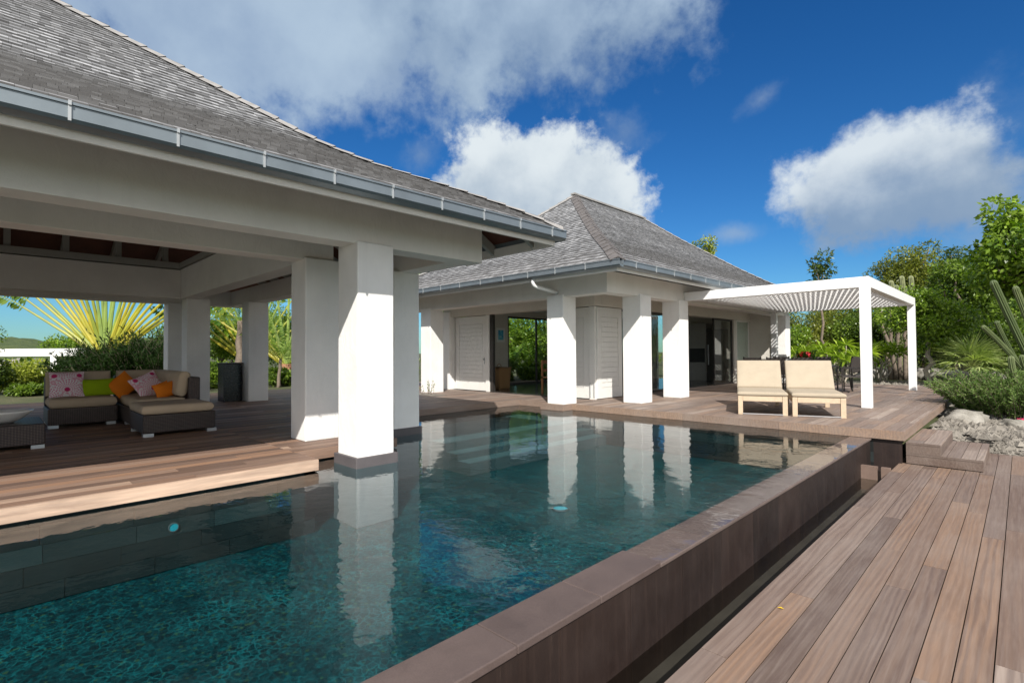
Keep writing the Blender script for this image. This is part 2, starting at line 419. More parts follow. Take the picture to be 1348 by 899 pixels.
def m_mosaic():
    m, t, o = mat('pool_mosaic'); P = pos(t)
    wob = t.noise(P, 5.0, 3, 0.6, out=1)
    Q = t.vm('ADD', P, t.vm('MULTIPLY', t.vm('SUBTRACT', wob, (0.5, 0.5, 0.5)), (0.14, 0.14, 0.14)))
    v = t.new('ShaderNodeTexVoronoi', {'Vector': Q, 'Scale': 18.5, 'Randomness': 1.0}, feature='F1')
    e = t.new('ShaderNodeTexVoronoi', {'Vector': Q, 'Scale': 18.5, 'Randomness': 1.0}, feature='DISTANCE_TO_EDGE')
    fine = t.new('ShaderNodeTexVoronoi', {'Vector': P, 'Scale': 46.0, 'Randomness': 0.7}, feature='F1')
    big = t.noise(P, 0.9, 4, 0.6)
    sp = t.new('ShaderNodeSeparateColor', {0: v.outputs['Color']}); sf = t.new('ShaderNodeSeparateColor', {0: fine.outputs['Color']})
    tone = t.m('ADD', t.m('MULTIPLY', sp.outputs[0], 0.5), t.m('MULTIPLY', sf.outputs[0], 0.5))
    c = t.ramp(tone, [(0.1, (0.000, 0.007, 0.010)), (0.45, (0.000, 0.019, 0.023)), (0.75, (0.001, 0.043, 0.049)), (1.0, (0.005, 0.12, 0.128))])
    gold = t.m('MULTIPLY', t.m('GREATER_THAN', sf.outputs[1], 0.96), 0.35)
    c = t.mix(gold, c, (0.12, 0.16, 0.04))
    caustic_net = t.maprange(e.outputs['Distance'], 0.0, 0.10, 1.0, 0.0, True)  # caustic light net painted into the floor colour along the cell edges
    net_mask = t.maprange(t.noise(P, 2.6, 4, 0.6), 0.36, 0.66, 0.06, 0.9)
    c = t.mix(t.m('MULTIPLY', caustic_net, net_mask), c, (0.006, 0.155, 0.165))
    c = t.mix(t.maprange(big, 0.35, 0.65, 0.0, 0.45), c, (0.0, 0.012, 0.017))
    principled(t, o, Base_Color=c, Roughness=0.4); return m
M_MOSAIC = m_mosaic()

def m_water(name, tint, near_bump=1.0, ior=1.33):
    m, t, o = mat(name); P = pos(t)
    a = t.noise(t.mapping(P, (1, 1, 1)), 3.2, 3, 0.5, 0.3)
    b = t.noise(t.mapping(P, (1.0, 1.3, 1)), 11.0, 2, 0.5)
    h = t.m('ADD', a, t.m('MULTIPLY', b, 0.22))
    calm = t.maprange(t.noise(P, 0.35, 2, 0.5), 0.35, 0.65, 0.45, 1.0)
    nb = t.new('ShaderNodeBump', {'Height': t.m('MULTIPLY', h, calm), 'Strength': 0.46 * near_bump, 'Distance': 0.012}).outputs[0]
    cs = t.m('ABSOLUTE', t.vm('DOT_PRODUCT', nb, t.new('ShaderNodeNewGeometry').outputs['Incoming']))
    fr = t.m('ADD', 0.02, t.m('MULTIPLY', 0.98, t.m('POWER', t.m('SUBTRACT', 1.0, cs, clamp=True), 5.0)))
    tr = t.new('ShaderNodeBsdfTransparent', {'Color': tint + (1,)})
    gl = t.new('ShaderNodeBsdfGlossy', {'Color': (1, 1, 1, 1), 'Roughness': 0.015, 'Normal': nb})
    mx = t.new('ShaderNodeMixShader', {0: t.m('MULTIPLY', fr, 0.82, clamp=True), 1: tr.outputs[0], 2: gl.outputs[0]})
    t.l.new(mx.outputs[0], o.inputs['Surface']); return m
M_WATER = m_water('pool_water', (0.66, 0.90, 0.93))
M_FILM = m_water('water_film', (0.95, 0.95, 0.95), 1.2)
M_TROUGH = m_water('trough_water', (0.62, 0.62, 0.58), 3.0)

def m_shingle():
    m, t, o = mat('weathered_shingles'); A = attr(t); P = pos(t)
    sep = t.new('ShaderNodeSeparateColor', {0: A.outputs['Color']})
    c = t.ramp(sep.outputs[0], [(0, (0.12, 0.122, 0.128)), (0.35, (0.215, 0.22, 0.23)), (0.7, (0.32, 0.326, 0.34)), (1.0, (0.41, 0.415, 0.43))])
    fine = t.noise(P, 60, 3, 0.7)
    c = t.mix(t.maprange(fine, 0.4, 0.8, 0.0, 0.3), c, (0.09, 0.08, 0.075))
    lich = t.noise(P, 0.9, 5, 0.65)
    c = t.mix(t.maprange(lich, 0.5, 0.75, 0.0, 0.30), c, (0.09, 0.084, 0.08))
    c = t.mix(t.m('MULTIPLY', t.m('GREATER_THAN', sep.outputs[2], 1.5), 0.70), c, (0.018, 0.017, 0.016))  # butt ends darkened: shadow gap and dirt under each course put into the colour
    c = t.mix(t.m('MULTIPLY', sep.outputs[1], 0.35), c, (0.098, 0.092, 0.089))
    principled(t, o, Base_Color=c, Roughness=0.8, Normal=bump(t, fine, 0.35, 0.004)); return m
M_SHINGLE = m_shingle()
M_HIPCAP = m_simple('hip_cap_board', (0.115, 0.105, 0.102), 0.75, 0, 0.35, 7, 0.4)
M_HIPCAP2 = m_simple('pale_hip_cap_board', (0.27, 0.26, 0.25), 0.75, 0, 0.25, 7, 0.4)

def m_leaf(name, gloss=0.35, trans=0.35):
    m, t, o = mat(name); A = attr(t)
    h = t.mix(t.maprange(t.noise(pos(t), 1.2, 3), 0.3, 0.7, 0.0, 0.35), A.outputs['Color'], (0.03, 0.06, 0.01))
    p = t.new('ShaderNodeBsdfPrincipled', {'Base Color': h, 'Roughness': gloss, 'Specular IOR Level': 0.35 if gloss < .5 else 0.12})
    tl = t.new('ShaderNodeBsdfTranslucent', {'Color': t.mix(1.0, h, (1.6, 1.9, 0.6), 'MULTIPLY')})
    mx = t.new('ShaderNodeMixShader', {0: trans, 1: p.outputs[0], 2: tl.outputs[0]})
    t.l.new(mx.outputs[0], o.inputs['Surface']); return m
M_LEAF = m_leaf('leaves', 0.38, 0.3)
M_LEAFM = m_leaf('matt_leaves', 0.6, 0.25)
M_RIB = m_leaf('palm_ribs', 0.4, 0.15)
M_BARK = m_simple('bark', (0.16, 0.125, 0.095), 0.85, 0, 0.4, 9, 0.8)
M_BARKPALE = m_simple('pale_bark', (0.33, 0.29, 0.24), 0.85, 0, 0.3, 9, 0.6)
M_BARKRED = m_simple('dry_palm_fibre', (0.30, 0.15, 0.08), 0.85, 0, 0.4, 9, 0.8)

def m_cactus():
    m, t, o = mat('cactus_skin'); P = objc(t); A = attr(t)
    c = t.mix(t.maprange(t.noise(P, 6, 4), 0.3, 0.7, 0, 0.5), A.outputs['Color'], (0.05, 0.085, 0.03))
    principled(t, o, Base_Color=c, Roughness=0.6, Normal=bump(t, t.noise(P, 50, 3), 0.5, 0.01)); return m
M_CACTUS = m_cactus()

def m_rock(name, a, b):
    m, t, o = mat(name); P = pos(t)
    n = t.noise(P, 3.5, 8, 0.65); f = t.noise(P, 25, 5, 0.65)
    c = t.ramp(n, [(0.3, a), (0.62, b)])
    c = t.mix(t.maprange(f, 0.55, 0.72, 0, 0.5), c, tuple(x * 0.35 for x in a))
    principled(t, o, Base_Color=c, Roughness=0.9, Normal=bump(t, t.m('ADD', n, t.m('MULTIPLY', f, .4)), 0.8, 0.03)); return m
M_ROCK = m_rock('limestone', (0.13, 0.12, 0.10), (0.33, 0.31, 0.275))
M_ROCKDARK = m_rock('dark_boulder', (0.09, 0.085, 0.078), (0.20, 0.19, 0.17))
M_GRAVEL = m_rock('gravel', (0.075, 0.066, 0.055), (0.245, 0.222, 0.19))

def m_ground():
    m, t, o = mat('soil'); P = pos(t)
    n = t.noise(P, 0.6, 8, 0.65); f = t.noise(P, 14, 6, 0.7)
    c = t.ramp(n, [(0.3, (0.035, 0.055, 0.014)), (0.55, (0.065, 0.075, 0.025)), (0.75, (0.16, 0.13, 0.08))])
    c = t.mix(t.maprange(f, 0.45, 0.7, 0, 0.6), c, (0.05, 0.035, 0.022))
    principled(t, o, Base_Color=c, Roughness=0.95, Normal=bump(t, f, 0.8, 0.03)); return m
M_GROUND = m_ground()
def m_hill():
    m, t, o = mat('wooded_hill'); P = pos(t)
    n = t.noise(P, 0.12, 8, 0.7); f = t.noise(P, 0.45, 5, 0.7)
    c = t.ramp(n, [(0.32, (0.035, 0.06, 0.012)), (0.5, (0.07, 0.105, 0.02)), (0.7, (0.13, 0.15, 0.04))])
    c = t.mix(t.maprange(f, 0.5, 0.72, 0, 0.6), c, (0.02, 0.035, 0.01))
    principled(t, o, Base_Color=c, Roughness=0.95, Normal=bump(t, t.m('ADD', n, f), 1.0, 2.0)); return m
M_HILL = m_hill()

def m_wicker():
    m, t, o = mat('brown_wicker'); P = objc(t)
    def wave(ax, s, ph=0): return t.new('ShaderNodeTexWave', {'Vector': P, 'Scale': s, 'Phase Offset': ph}, wave_type='BANDS', bands_direction=ax).outputs['Fac']
    z = wave('Z', 16.0); x = wave('X', 11.0); y = wave('Y', 11.0)
    xy = t.m('MULTIPLY', x, y)
    h = t.m('ADD', t.m('MULTIPLY', z, 0.7), t.m('MULTIPLY', xy, 0.8))
    c = t.ramp(h, [(0.15, (0.010, 0.007, 0.006)), (0.6, (0.065, 0.046, 0.041)), (1.0, (0.13, 0.096, 0.085))])
    c = t.mix(t.maprange(t.noise(P, 30, 3), 0.4, 0.7, 0, 0.4), c, (0.03, 0.02, 0.02))
    principled(t, o, Base_Color=c, Roughness=0.45, Normal=bump(t, h, 0.6, 0.006)); return m
M_WICKER = m_wicker()
def m_basket():
    m, t, o = mat('honey_wicker'); P = objc(t)
    z = t.new('ShaderNodeTexWave', {'Vector': P, 'Scale': 9.0}, wave_type='BANDS', bands_direction='Z').outputs['Fac']
    y = t.new('ShaderNodeTexWave', {'Vector': P, 'Scale': 6.0}, wave_type='BANDS', bands_direction='Y').outputs['Fac']
    h = t.m('ADD', z, y)
    c = t.ramp(h, [(0.2, (0.12, 0.06, 0.02)), (1.0, (0.36, 0.21, 0.09))])
    principled(t, o, Base_Color=c, Roughness=0.6, Normal=bump(t, h, 0.6, 0.01)); return m
M_BASKET = m_basket()
def m_fabric(name, base, var=0.08):
    m, t, o = mat(name); P = objc(t)
    wv = t.noise(P, 240, 2, 0.6); big = t.noise(P, 3.5, 4, 0.6)
    c = t.ramp(big, [(0.25, tuple(x * (1 - var) for x in base)), (0.75, tuple(min(1, x * (1 + var)) for x in base))])
    p = principled(t, o, Base_Color=c, Roughness=0.9, Normal=bump(t, t.m('ADD', t.m('MULTIPLY', wv, .3), t.noise(P, 9, 4)), 0.3, 0.012), Specular_IOR_Level=0.2)
    return m
M_TAUPE = m_fabric('taupe_canvas', (0.50, 0.39, 0.28))
M_CREAMFAB = m_fabric('cream_canvas', (0.375, 0.318, 0.242))
M_GREENFAB = m_fabric('lime_fabric', (0.30, 0.43, 0.008))
M_ORANGE = m_fabric('orange_fabric', (0.74, 0.20, 0.015))
M_SLING = m_fabric('grey_sling', (0.085, 0.075, 0.07))
def m_pink():
    m, t, o = mat('pink_coral_print'); P = objc(t)
    # fans of ribs radiating from scale centres, in the cushion's own plane (x along, z up)
    sp = t.new('ShaderNodeSeparateXYZ', {0: P})
    def fan(cx, cz, r0, r1):
        dx = t.m('SUBTRACT', sp.outputs[0], cx); dz = t.m('SUBTRACT', sp.outputs[2], cz)
        r = t.m('SQRT', t.m('ADD', t.m('MULTIPLY', dx, dx), t.m('MULTIPLY', dz, dz)))
        a = t.m('ARCTAN2', dz, dx)
        ribs = t.m('GREATER_THAN', t.m('SINE', t.m('ADD', t.m('MULTIPLY', a, 26.0), t.m('MULTIPLY', t.noise(P, 14, 2), 5.0))), -0.1)
        rings = t.m('GREATER_THAN', t.m('SINE', t.m('MULTIPLY', r, 210.0)), -0.55)
        ink = t.m('MULTIPLY', ribs, rings)
        inside = t.m('LESS_THAN', r, r1)
        core = t.m('LESS_THAN', r, r0)
        up = t.m('GREATER_THAN', dz, -0.03)
        return t.m('MULTIPLY', inside, up), ink, core
    c = (0.74, 0.66, 0.68)
    bgn = t.m('GREATER_THAN', t.noise(P, 28, 3, 0.6), 0.52)
    c = t.mix(t.m('MULTIPLY', bgn, 0.75), (0.78, 0.72, 0.74), (0.70, 0.22, 0.34))
    for cx, cz in ((-0.16, 0.36), (0.16, 0.36), (0.0, 0.12), (-0.26, 0.0), (0.26, 0.0)):
        ins, ink, core = fan(cx, cz, 0.035, 0.17)
        f = t.mix(ink, (0.82, 0.76, 0.78), (0.68, 0.20, 0.33))
        c = t.mix(ins, c, f)
        c = t.mix(core, c, (0.55, 0.02, 0.13))
    principled(t, o, Base_Color=c, Roughness=0.85); return m
M_PINK = m_pink()
def m_flower(name, c): return m_simple(name, c, 0.5, 0, 0.15, 20)
M_REDFLOWER = m_flower('red_petals', (0.55, 0.015, 0.02))
M_PINKFLOWER = m_flower('pink_petals', (0.75, 0.06, 0.18))
M_YELLOW = m_flower('yellow_petal', (0.7, 0.45, 0.02))
def m_picture():
    m, t, o = mat('blue_seascape_print'); P = objc(t)
    n = t.noise(P, 5.0, 4, 0.6, 0.8)
    c = t.ramp(n, [(0.3, (0.01, 0.10, 0.35)), (0.5, (0.02, 0.35, 0.55)), (0.65, (0.30, 0.62, 0.55)), (0.75, (0.65, 0.55, 0.20))])
    principled(t, o, Base_Color=c, Roughness=0.3); return m
M_PICTURE = m_picture()
def m_lamp():
    m, t, o = mat('pool_lamp_lens')
    principled(t, o, Base_Color=(0.02, 0.26, 0.32, 1), Roughness=0.25); return m
M_LENS = m_lamp()

# ------------------------------------------------------------------ setting: ground, decks, pool, water
ZD, ZWATER = 0.467, 0.334               # upper deck and water level; the lower deck is z = 0
def ground_z(x, y):
    r = 0.0
    if y > 9.4 and x > -1.15: r = 0.20 * min(1, max(0, (y - 10.4) / 2.0)) + 0.02 * min(1.0, max(0, (y - 14) / 8))
    return r
g = MB()
xs = [-700, -300, -120, -60, -40, -30, -24, -20, -18, -17, -16.3] + [-1.6, -1.05, -0.4, 0.4, 1.2, 2, 3, 4.5, 7, 12, 25, 60, 150, 700]
xs = sorted(set(xs + [-14, -12, -10, -8, -6, -4]))
ys = [-700, -150, -40, -10, -5, 0, 3, 6, 8, 9.2, 9.9, 10.6, 11.3, 12, 12.8, 13.6, 15, 17, 19, 21, 22, 24, 27, 32, 40, 60, 120, 300, 700]
def gz(x, y):
    if -16.4 < x < -1.0 and -10.5 < y < 9.95: return -1.3          # dug out under the pool and decks
    if x > -1.3 and y < 11.31: return -0.28
    if x > -1.3: return 0.06 if y < 15.5 else 0.20
    if x <= -16.4: return 0.20
    return 0.24
vs = []; fs = []
for i, x in enumerate(xs):
    for j, y in enumerate(ys): vs.append((x, y, gz(x, y) + (0.03 * math.sin(x * 3.1 + y * 1.7) if x > -1.2 and 11 < y < 24 else 0)))
n = len(ys)
for i in range(len(xs) - 1):
    for j in range(n - 1): fs.append((i * n + j, (i + 1) * n + j, (i + 1) * n + j + 1, i * n + j + 1))
g.add(vs, fs); g.build('ground', M_GROUND, kind='structure')

def boards(mb, x0, x1, y0, y1, zt, th=0.026, pitch=0.1462, gap=0.006, seed=1, lmin=1.6, lmax=3.6, cuts=None, axis='y', phase=0.0):
    r = random.Random(seed)
    a0, a1, b0, b1 = (x0, x1, y0, y1) if axis == 'y' else (y0, y1, x0, x1)
    a = a0 + phase
    while a < a1 - 0.02:
        e = min(a + pitch - gap, a1)
        b = b0 - r.uniform(0, lmax * .8)
        while b < b1:
            L = r.uniform(lmin, lmax); s0, s1 = max(b, b0), min(b + L - 0.003, b1)
            if s1 - s0 > 0.02:
                c = (r.random(), r.uniform(0.1, 1), r.random())
                zz = zt + r.uniform(-0.0012, 0.0012)
                if axis == 'y': mb.box(a, e, s0, s1, zz - th, zz, c)
                else: mb.box(s0, s1, a, e, zz - th, zz, c)
            b += L
        a += pitch
    return mb
# lower deck (the walk the picture is taken from)
d = MB(); boards(d, -1.298, 3.4, -5.0, 11.15, 0.0, seed=3, lmin=2.0, lmax=4.6)
d.box(-1.296, -1.27, -5, 11.15, -0.16, -0.0265, (0.1, .5, .2)); d.box(-1.296, 3.4, 11.10, 11.149, -0.16, -0.0265, (0.15, .5, .2))
d.build('lower_deck', M_DECK, kind='structure')
# upper deck beside the house and under the white pergola
d = MB()
boards(d, -8.93, -1.245, 9.27, 10.43, ZD, seed=5); boards(d, -7.60, -1.245, 10.43, 21.4, ZD, seed=6)
boards(d, -13.4, -8.93, 5.3, 10.43, ZD, seed=7)
boards(d, -17.5, -13.4, 5.3, 21.4, ZD, seed=71)
# nosing boards
for k, (s0, s1) in enumerate(((-8.9, -7.9), (-7.24, -4.6), (-4.6, -2.9), (-2.9, -1.243))):
    d.box(s0, s1 - .003, 9.24, 9.268, ZD - 0.13, ZD + .001, (0.35 + .15 * (k % 2), .5, k * .3))
d.box(-1.245, -1.217, 9.24, 15.0, ZD - 0.13, ZD + .001, (0.4, .5, .7)); d.box(-1.245, -1.217, 15.003, 21.4, ZD - 0.13, ZD + .001, (0.2, .5, .1))
d.box(-8.928, -8.90, 5.3, 9.24, ZD - 0.13, ZD + .001, (0.6, .5, .5))
d.build('upper_deck', M_DECK2, kind='structure')
# pavilion deck
d = MB(); boards(d, -17.5, -5.62, -9.0, 2.56, ZD, seed=8); boards(d, -17.5, -6.2, 2.56, 3.95, ZD, seed=9); boards(d, -17.5, -8.93, 3.95, 5.3, ZD, seed=10)
for k, (s0, s1) in enumerate(((-9, -3.3), (-3.3, -.6), (-.6, 2.577))): d.box(-5.62, -5.592, s0, s1 - .003, ZD - 0.115, ZD + .001, (1.0, .35, .2 * k))
d.box(-6.2, -5.621, 2.56, 2.577, ZD - 0.115, ZD + .001, (.8, .4, .5)); d.box(-6.2, -6.172, 2.577, 3.95, ZD - 0.115, ZD + .001, (.8, .4, .1)); d.box(-8.93, -6.201, 3.95, 3.978, ZD - 0.115, ZD + .001, (.7, .4, .1))
d.box(-8.928, -8.90, 3.978, 5.3, ZD - .13, ZD + .001, (.7, .4, .4))
d.build('pavilion_deck', M_DECKP, kind='structure')

# pool shell: floor, walls, underwater steps
ZF = -0.345
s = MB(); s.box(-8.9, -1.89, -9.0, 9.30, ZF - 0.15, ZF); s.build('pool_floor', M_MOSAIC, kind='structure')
s = MB()
def tiled_wall(mb, a, b, z0, z1, th, nrm, seed, pitch=0.62, row=0.155):
    r = random.Random(seed); a = np.array(a, float); b = np.array(b, float); L = np.linalg.norm(b - a); u = (b - a) / L; nrm = np.array(nrm, float)
    z = z1; k = 0
    while z > z0 + .01:
        zz = max(z - row, z0); q = -r.uniform(0, pitch)
        while q < L:
            q0, q1 = max(q, 0), min(q + pitch - .004, L)
            if q1 - q0 > .01:
                c = r.uniform(0.6, 1.5) * (2.6 if k == 2 else 0.7)
                o = np.array([*(a + u * q0), zz + .002])
                mb.obox(o, [*(u * (q1 - q0)), 0], [0, 0, z - zz - .004], [*(-nrm * th), 0], (c, c, c * 1.02))
            q += pitch
        z = zz; k += 1
tiled_wall(s, (-5.63, -9), (-5.63, 2.55), ZF, ZD - .03, .12, (1, 0), 1)
tiled_wall(s, (-6.15, 2.55), (-5.63, 2.55), ZF, ZD - .03, .12, (0, 1), 2)
tiled_wall(s, (-6.21, 2.55), (-6.21, 3.93), ZF, ZD - .03, .12, (1, 0), 3)
tiled_wall(s, (-8.93, 3.93), (-6.21, 3.93), ZF, ZD - .03, .12, (0, 1), 4)
tiled_wall(s, (-8.94, 3.93), (-8.94, 9.28), ZF, ZD - .03, .12, (1, 0), 5)
tiled_wall(s, (-8.94, 9.29), (-1.60, 9.29), ZF, ZD - .03, .12, (0, -1), 6)
s.build('pool_walls', M_POOLTILE, kind='structure')
s = MB()
for x0, x1, z in ((-8.9, -7.0, 0.10), (-7.0, -6.68, -0.045), (-6.68, -6.36, -0.15)):
    s.box(x0, x1 - .002, 5.45, 9.28, ZF + .003, z, (.6, .6, .62))
    for k in range(6): s.box(x0 + .004, x1 - .05, 5.46 + k * .637, 5.46 + (k + 1) * .637 - .004, z, z + .004, (1.1, 1.2, 1.2) if k % 2 else (1.3, 1.35, 1.35))
s.build('pool_steps', M_STEPTILE, kind='structure')

# infinity edge: streaked outer wall, coping blocks, inner face
e = MB(); e.box(-1.885, -1.648, -9.0, 9.29, -0.7, 0.300)
for k in range(29):
    y0 = 2.941 + .6405 * (k - 18.5)
    if y0 > 9.2: break
    c = rng.uniform(.75, 1.3); e.box(-1.648, -1.640, y0 + .002, min(y0 + .6385, 9.288), -.7, .299, (c, c * .98, c * .96))
e.build('infinity_wall', M_WALLSTONE, kind='structure')
e = MB(); y = 2.941
r = random.Random(4)
jo = [2.941 - 0.641 * k for k in range(19)]
for k in range(len(jo) - 1):
    c = r.uniform(.85, 1.15); e.box(-1.895, -1.620, jo[k + 1] + .003, jo[k], 0.302, 0.343, (c, c, c))
e.build('dry_coping', M_COPE, kind='structure', bevel=0.006)
e = MB(); y = 2.945
while y < 9.25:
    c = r.uniform(.85, 1.15); e.box(-1.895, -1.620, y, min(y + .638, 9.285), 0.302, 0.328, (c, c, c)); y += .641
e.build('wet_coping', M_COPEWET, kind='structure', bevel=0.006)
e = MB(); e.box(-1.640, -1.262, 9.292, 9.40, -0.7, ZD - 0.135, (1.1, 1.05, 1.1)); e.build('pool_end_wall', M_WALLSTONE, kind='structure')
gb = MB(); gb.box(-.98, 9, 11.9, 14.2, -.3, .178); gb.add([(-1.2, 11.152, -.02), (9, 11.152, -.02), (9, 11.9, .178), (-1.2, 11.9, .178), (-1.2, 11.152, -.4), (9, 11.152, -.4)], [(0, 1, 2, 3), (4, 5, 1, 0)]); gb.box(-1.2, -.982, 11.901, 14.2, -.3, .174); gb.box(-1.2, -.5, 14.2, 23, .0, .20); gb.box(-6, 1.0, 21.42, 27.5, .12, .26); gb.build('gravel_bed', M_GRAVEL, kind='structure')
e = MB(); e.box(-1.64, -1.0, -9, 9.29, -0.62, -0.30); e.box(-1.30, -1.272, -9, 9.29, -0.30, -0.165); e.build('overflow_trough', M_TROUGHSTONE, kind='structure')
e = MB(); e.box(-1.639, -1.45, 8.62, 8.70, -0.42, 0.03, (1.8, 1.7, 1.5)); e.box(-1.405, -1.303, 8.62, 8.70, -0.42, 0.03, (1.8, 1.7, 1.5)); e.build('trough_weir', M_COPE, kind='structure')

def sheet(name, polys, z, m):
    mb = MB()
    for p in polys: mb.add([(x, y, z) for x, y in p], [tuple(range(len(p)))])
    ob = mb.build(name, m, kind='structure'); return ob
sheet('pool_water', [[(-5.628, -9), (-1.894, -9), (-1.894, 9.289), (-8.938, 9.289), (-8.938, 3.93), (-6.208, 3.93), (-6.208, 2.55), (-5.628, 2.55)]], ZWATER, M_WATER)
sheet('water_film', [[(-1.893, 2.944), (-1.623, 2.944), (-1.623, 9.289), (-1.893, 9.289)]], ZWATER, M_FILM)
sheet('trough_water', [[(-1.64, -9), (-1.275, -9), (-1.275, 9.29), (-1.64, 9.29)]], -0.15, M_TROUGH)

# deck steps from the upper deck down to the lower one
st = thing('deck_steps', 'two weathered timber steps down from the upper deck corner', 'steps', (-0.85, 10.2, 0))
mb = MB(); boards(mb, -1.215, -0.388, 9.335, 11.1, 0.156, pitch=.150, seed=21, lmin=4, lmax=5); lo_step = mb.build('lower_step', M_DECK2, st); mb = MB(); mb.box(-1.215, -.388, 9.33, 9.352, 0.012, 0.129, (.05, .9, .3)); mb.box(-.410, -.388, 9.352, 11.1, .012, .129, (.1, .9, .6)); mb.box(-1.215, -.388, 9.325, 9.334, .129, .158, (.0, .9, .5)); mb.build('riser', M_DECK, lo_step)
mb = MB(); boards(mb, -1.215, -0.828, 9.335, 11.1, 0.312, pitch=.195, seed=22, lmin=4, lmax=5); up_step = mb.build('upper_step', M_DECK2, st); mb = MB(); mb.box(-1.215, -.828, 9.33, 9.352, 0.160, 0.285, (.05, .9, .1)); mb.box(-.850, -.828, 9.352, 11.1, .160, .285, (.0, .9, .5)); mb.box(-1.215, -.828, 9.325, 9.334, .285, .314, (.0, .9, .5)); mb.build('riser', M_DECK, up_step)

# ------------------------------------------------------------------ roofs
def prof_fn(knots):
    k = np.array(knots)
    return lambda t: float(np.interp(t, k[:, 0], k[:, 1]))
def shingles(mb, P0, e, n, L, prof, tmax, row=0.135, wd=0.088, seed=1, grey_t=1.3, s_min=None):
    r = random.Random(seed); P0 = np.array(P0, float); e = np.array(e, float); n = np.array(n, float)
    ts = [0.0]; t = 0.0
    while t < tmax:
        dz = (prof(t + .02) - prof(t)) / .02
        t += row / math.sqrt(1 + dz * dz); ts.append(min(t, tmax))
    def pt(s, t, h): return (*(P0 + e * s + n * t), prof(t) + h)
    for i in range(len(ts) - 1):
        t0, t1 = ts[i], min(ts[i + 1] + 0.03, tmax)
        lo, hi = t0, L - t0
        lo1, hi1 = t1, L - t1
        s = lo - r.uniform(0, wd)
        base = r.uniform(-.12, .12)
        while s < hi:
            wv = wd * r.uniform(0.7, 1.35); a, b = max(s, lo), min(s + wv - 0.0018, hi)
            if b - a > 0.015:
                a1, b1 = min(max(a, lo1), hi1), min(max(b, lo1), hi1)
                h = 0.030 + r.uniform(-0.003, 0.005)
                tone = min(1, max(0, r.gauss(0.45, 0.28) + base * .6))
                graze_shade = max(0.0, min(1.0, (grey_t - t0) / 0.9)) if grey_t else 0.0  # grazing-angle darkness of the lower slope put into the shingle colour
                c = (tone, graze_shade, r.random())
                v = [pt(a, t0, h), pt(b, t0, h), pt(b1, t1, .003), pt(a1, t1, .003), pt(a, t0, -.004), pt(b, t0, -.004)]
                mb.add(v, [(0, 1, 2, 3)], c); mb.add([v[4], v[5], v[1], v[0]], [(0, 1, 2, 3)], (r.random() ** 1.4, graze_shade, 2.0))
            s += wv
def hip_cap(mb, corner, d, prof, tmax, wd=0.13, step=0.24, seed=1):
    r = random.Random(seed); d = np.array(d, float); p = np.array([-d[1], d[0]]); p /= np.linalg.norm(p)
    t = 0.0
    while t < tmax - .05:
        t1 = min(t + step * .8 + .03, tmax)
        for sgn in (-1, 1):
            def q(tt, k, h): return (*(np.array(corner) + d * tt + p * sgn * wd * k), prof(tt - (wd * k / 1.414 if k else 0)) + h)
            h = 0.062 + r.uniform(0, .008)
            mb.add([q(t, 0, h), q(t, 1, h - .012), q(t1, 1, .038), q(t1, 0, .044), q(t, 0, h - .02), q(t, 1, h - .032)], [(0, 1, 2, 3) if sgn < 0 else (3, 2, 1, 0), (4, 5, 1, 0), (5, 4, 0, 1)], (r.random(),) * 3)
        t += step * .8

def gutter_run(parent, a, b, out, z0, z1, spacing, seed, first=0.3):
    """half-box gutter from a to b (plan points), out = outward unit; rim, body and brackets"""
    a, b, out = np.array(a, float), np.array(b, float), np.array(out, float)
    L = np.linalg.norm(b - a); u = (b - a) / L
    mb = MB()
    prof = [(-0.075, z0 + .0), (-0.03, z0 - .012), (0.045, z0 + .008), (0.066, z0 + .03), (0.066, z1 - .022), (0.078, z1 - .018), (0.078, z1), (0.058, z1), (0.056, z0 + .04), (-0.06, z0 + .02), (-0.075, z1)]
    n = len(prof); vs = []
    for k, q in ((0, a), (1, b)):
        for (o, z) in prof: vs.append((*(q + out * o), z))
    mb.add(vs, [(i, i + 1, n + i + 1, n + i) for i in range(n - 1)] + [tuple(range(n)), tuple(range(n, 2 * n))[::-1]])
    gob = mb.build('gutter', M_ZINC, parent)
    s = first
    while s < L - .05:
        k = MB(); p = a + u * s
        for (o0, za, o1, zb) in ((0.0665, z0 + .01, 0.0765, z1 - .02), (0.05, z1 - .001, 0.084, z1 + .008), (0.078, z1 - .026, 0.087, z1 + .006)):
            k.obox([*(p + out * o0 - u * .009), za], [*(u * .018), 0], [*(out * (o1 - o0)), 0], [0, 0, zb - za])
        k.build('bracket', M_CLIP, gob)
        s += spacing
    return gob
def fascia(parent, a, b, out, z0, z1, m, th=.03):
    mb = MB(); a, b, out = np.array(a, float), np.array(b, float), np.array(out, float)
    mb.obox([*a, z0], [*(b - a), 0], [*(-out * th), 0], [0, 0, z1 - z0]); return mb.build('fascia', m, parent, bevel=.004)
def pillar(parent, x0, y0, z0=ZD, z1=2.95, w=.48, plinth=None, m=None, name='pillar'):
    mb = MB(); mb.box(x0, x0 + w, y0, y0 + w, z0, z1); p = mb.build(name, m or M_WHITE, parent, bevel=.016)
    if plinth:
        q = MB(); q.box(x0 - .035, x0 + w + .035, y0 - .035, y0 + w + .035, plinth[0], plinth[1]); q.build('plinth', M_PLINTH, p, bevel=.006)
    return p
def part_box(parent, name, m, *b, bevel=.006):
    mb = MB(); mb.box(*b); return mb.build(name, m, parent, bevel=bevel)

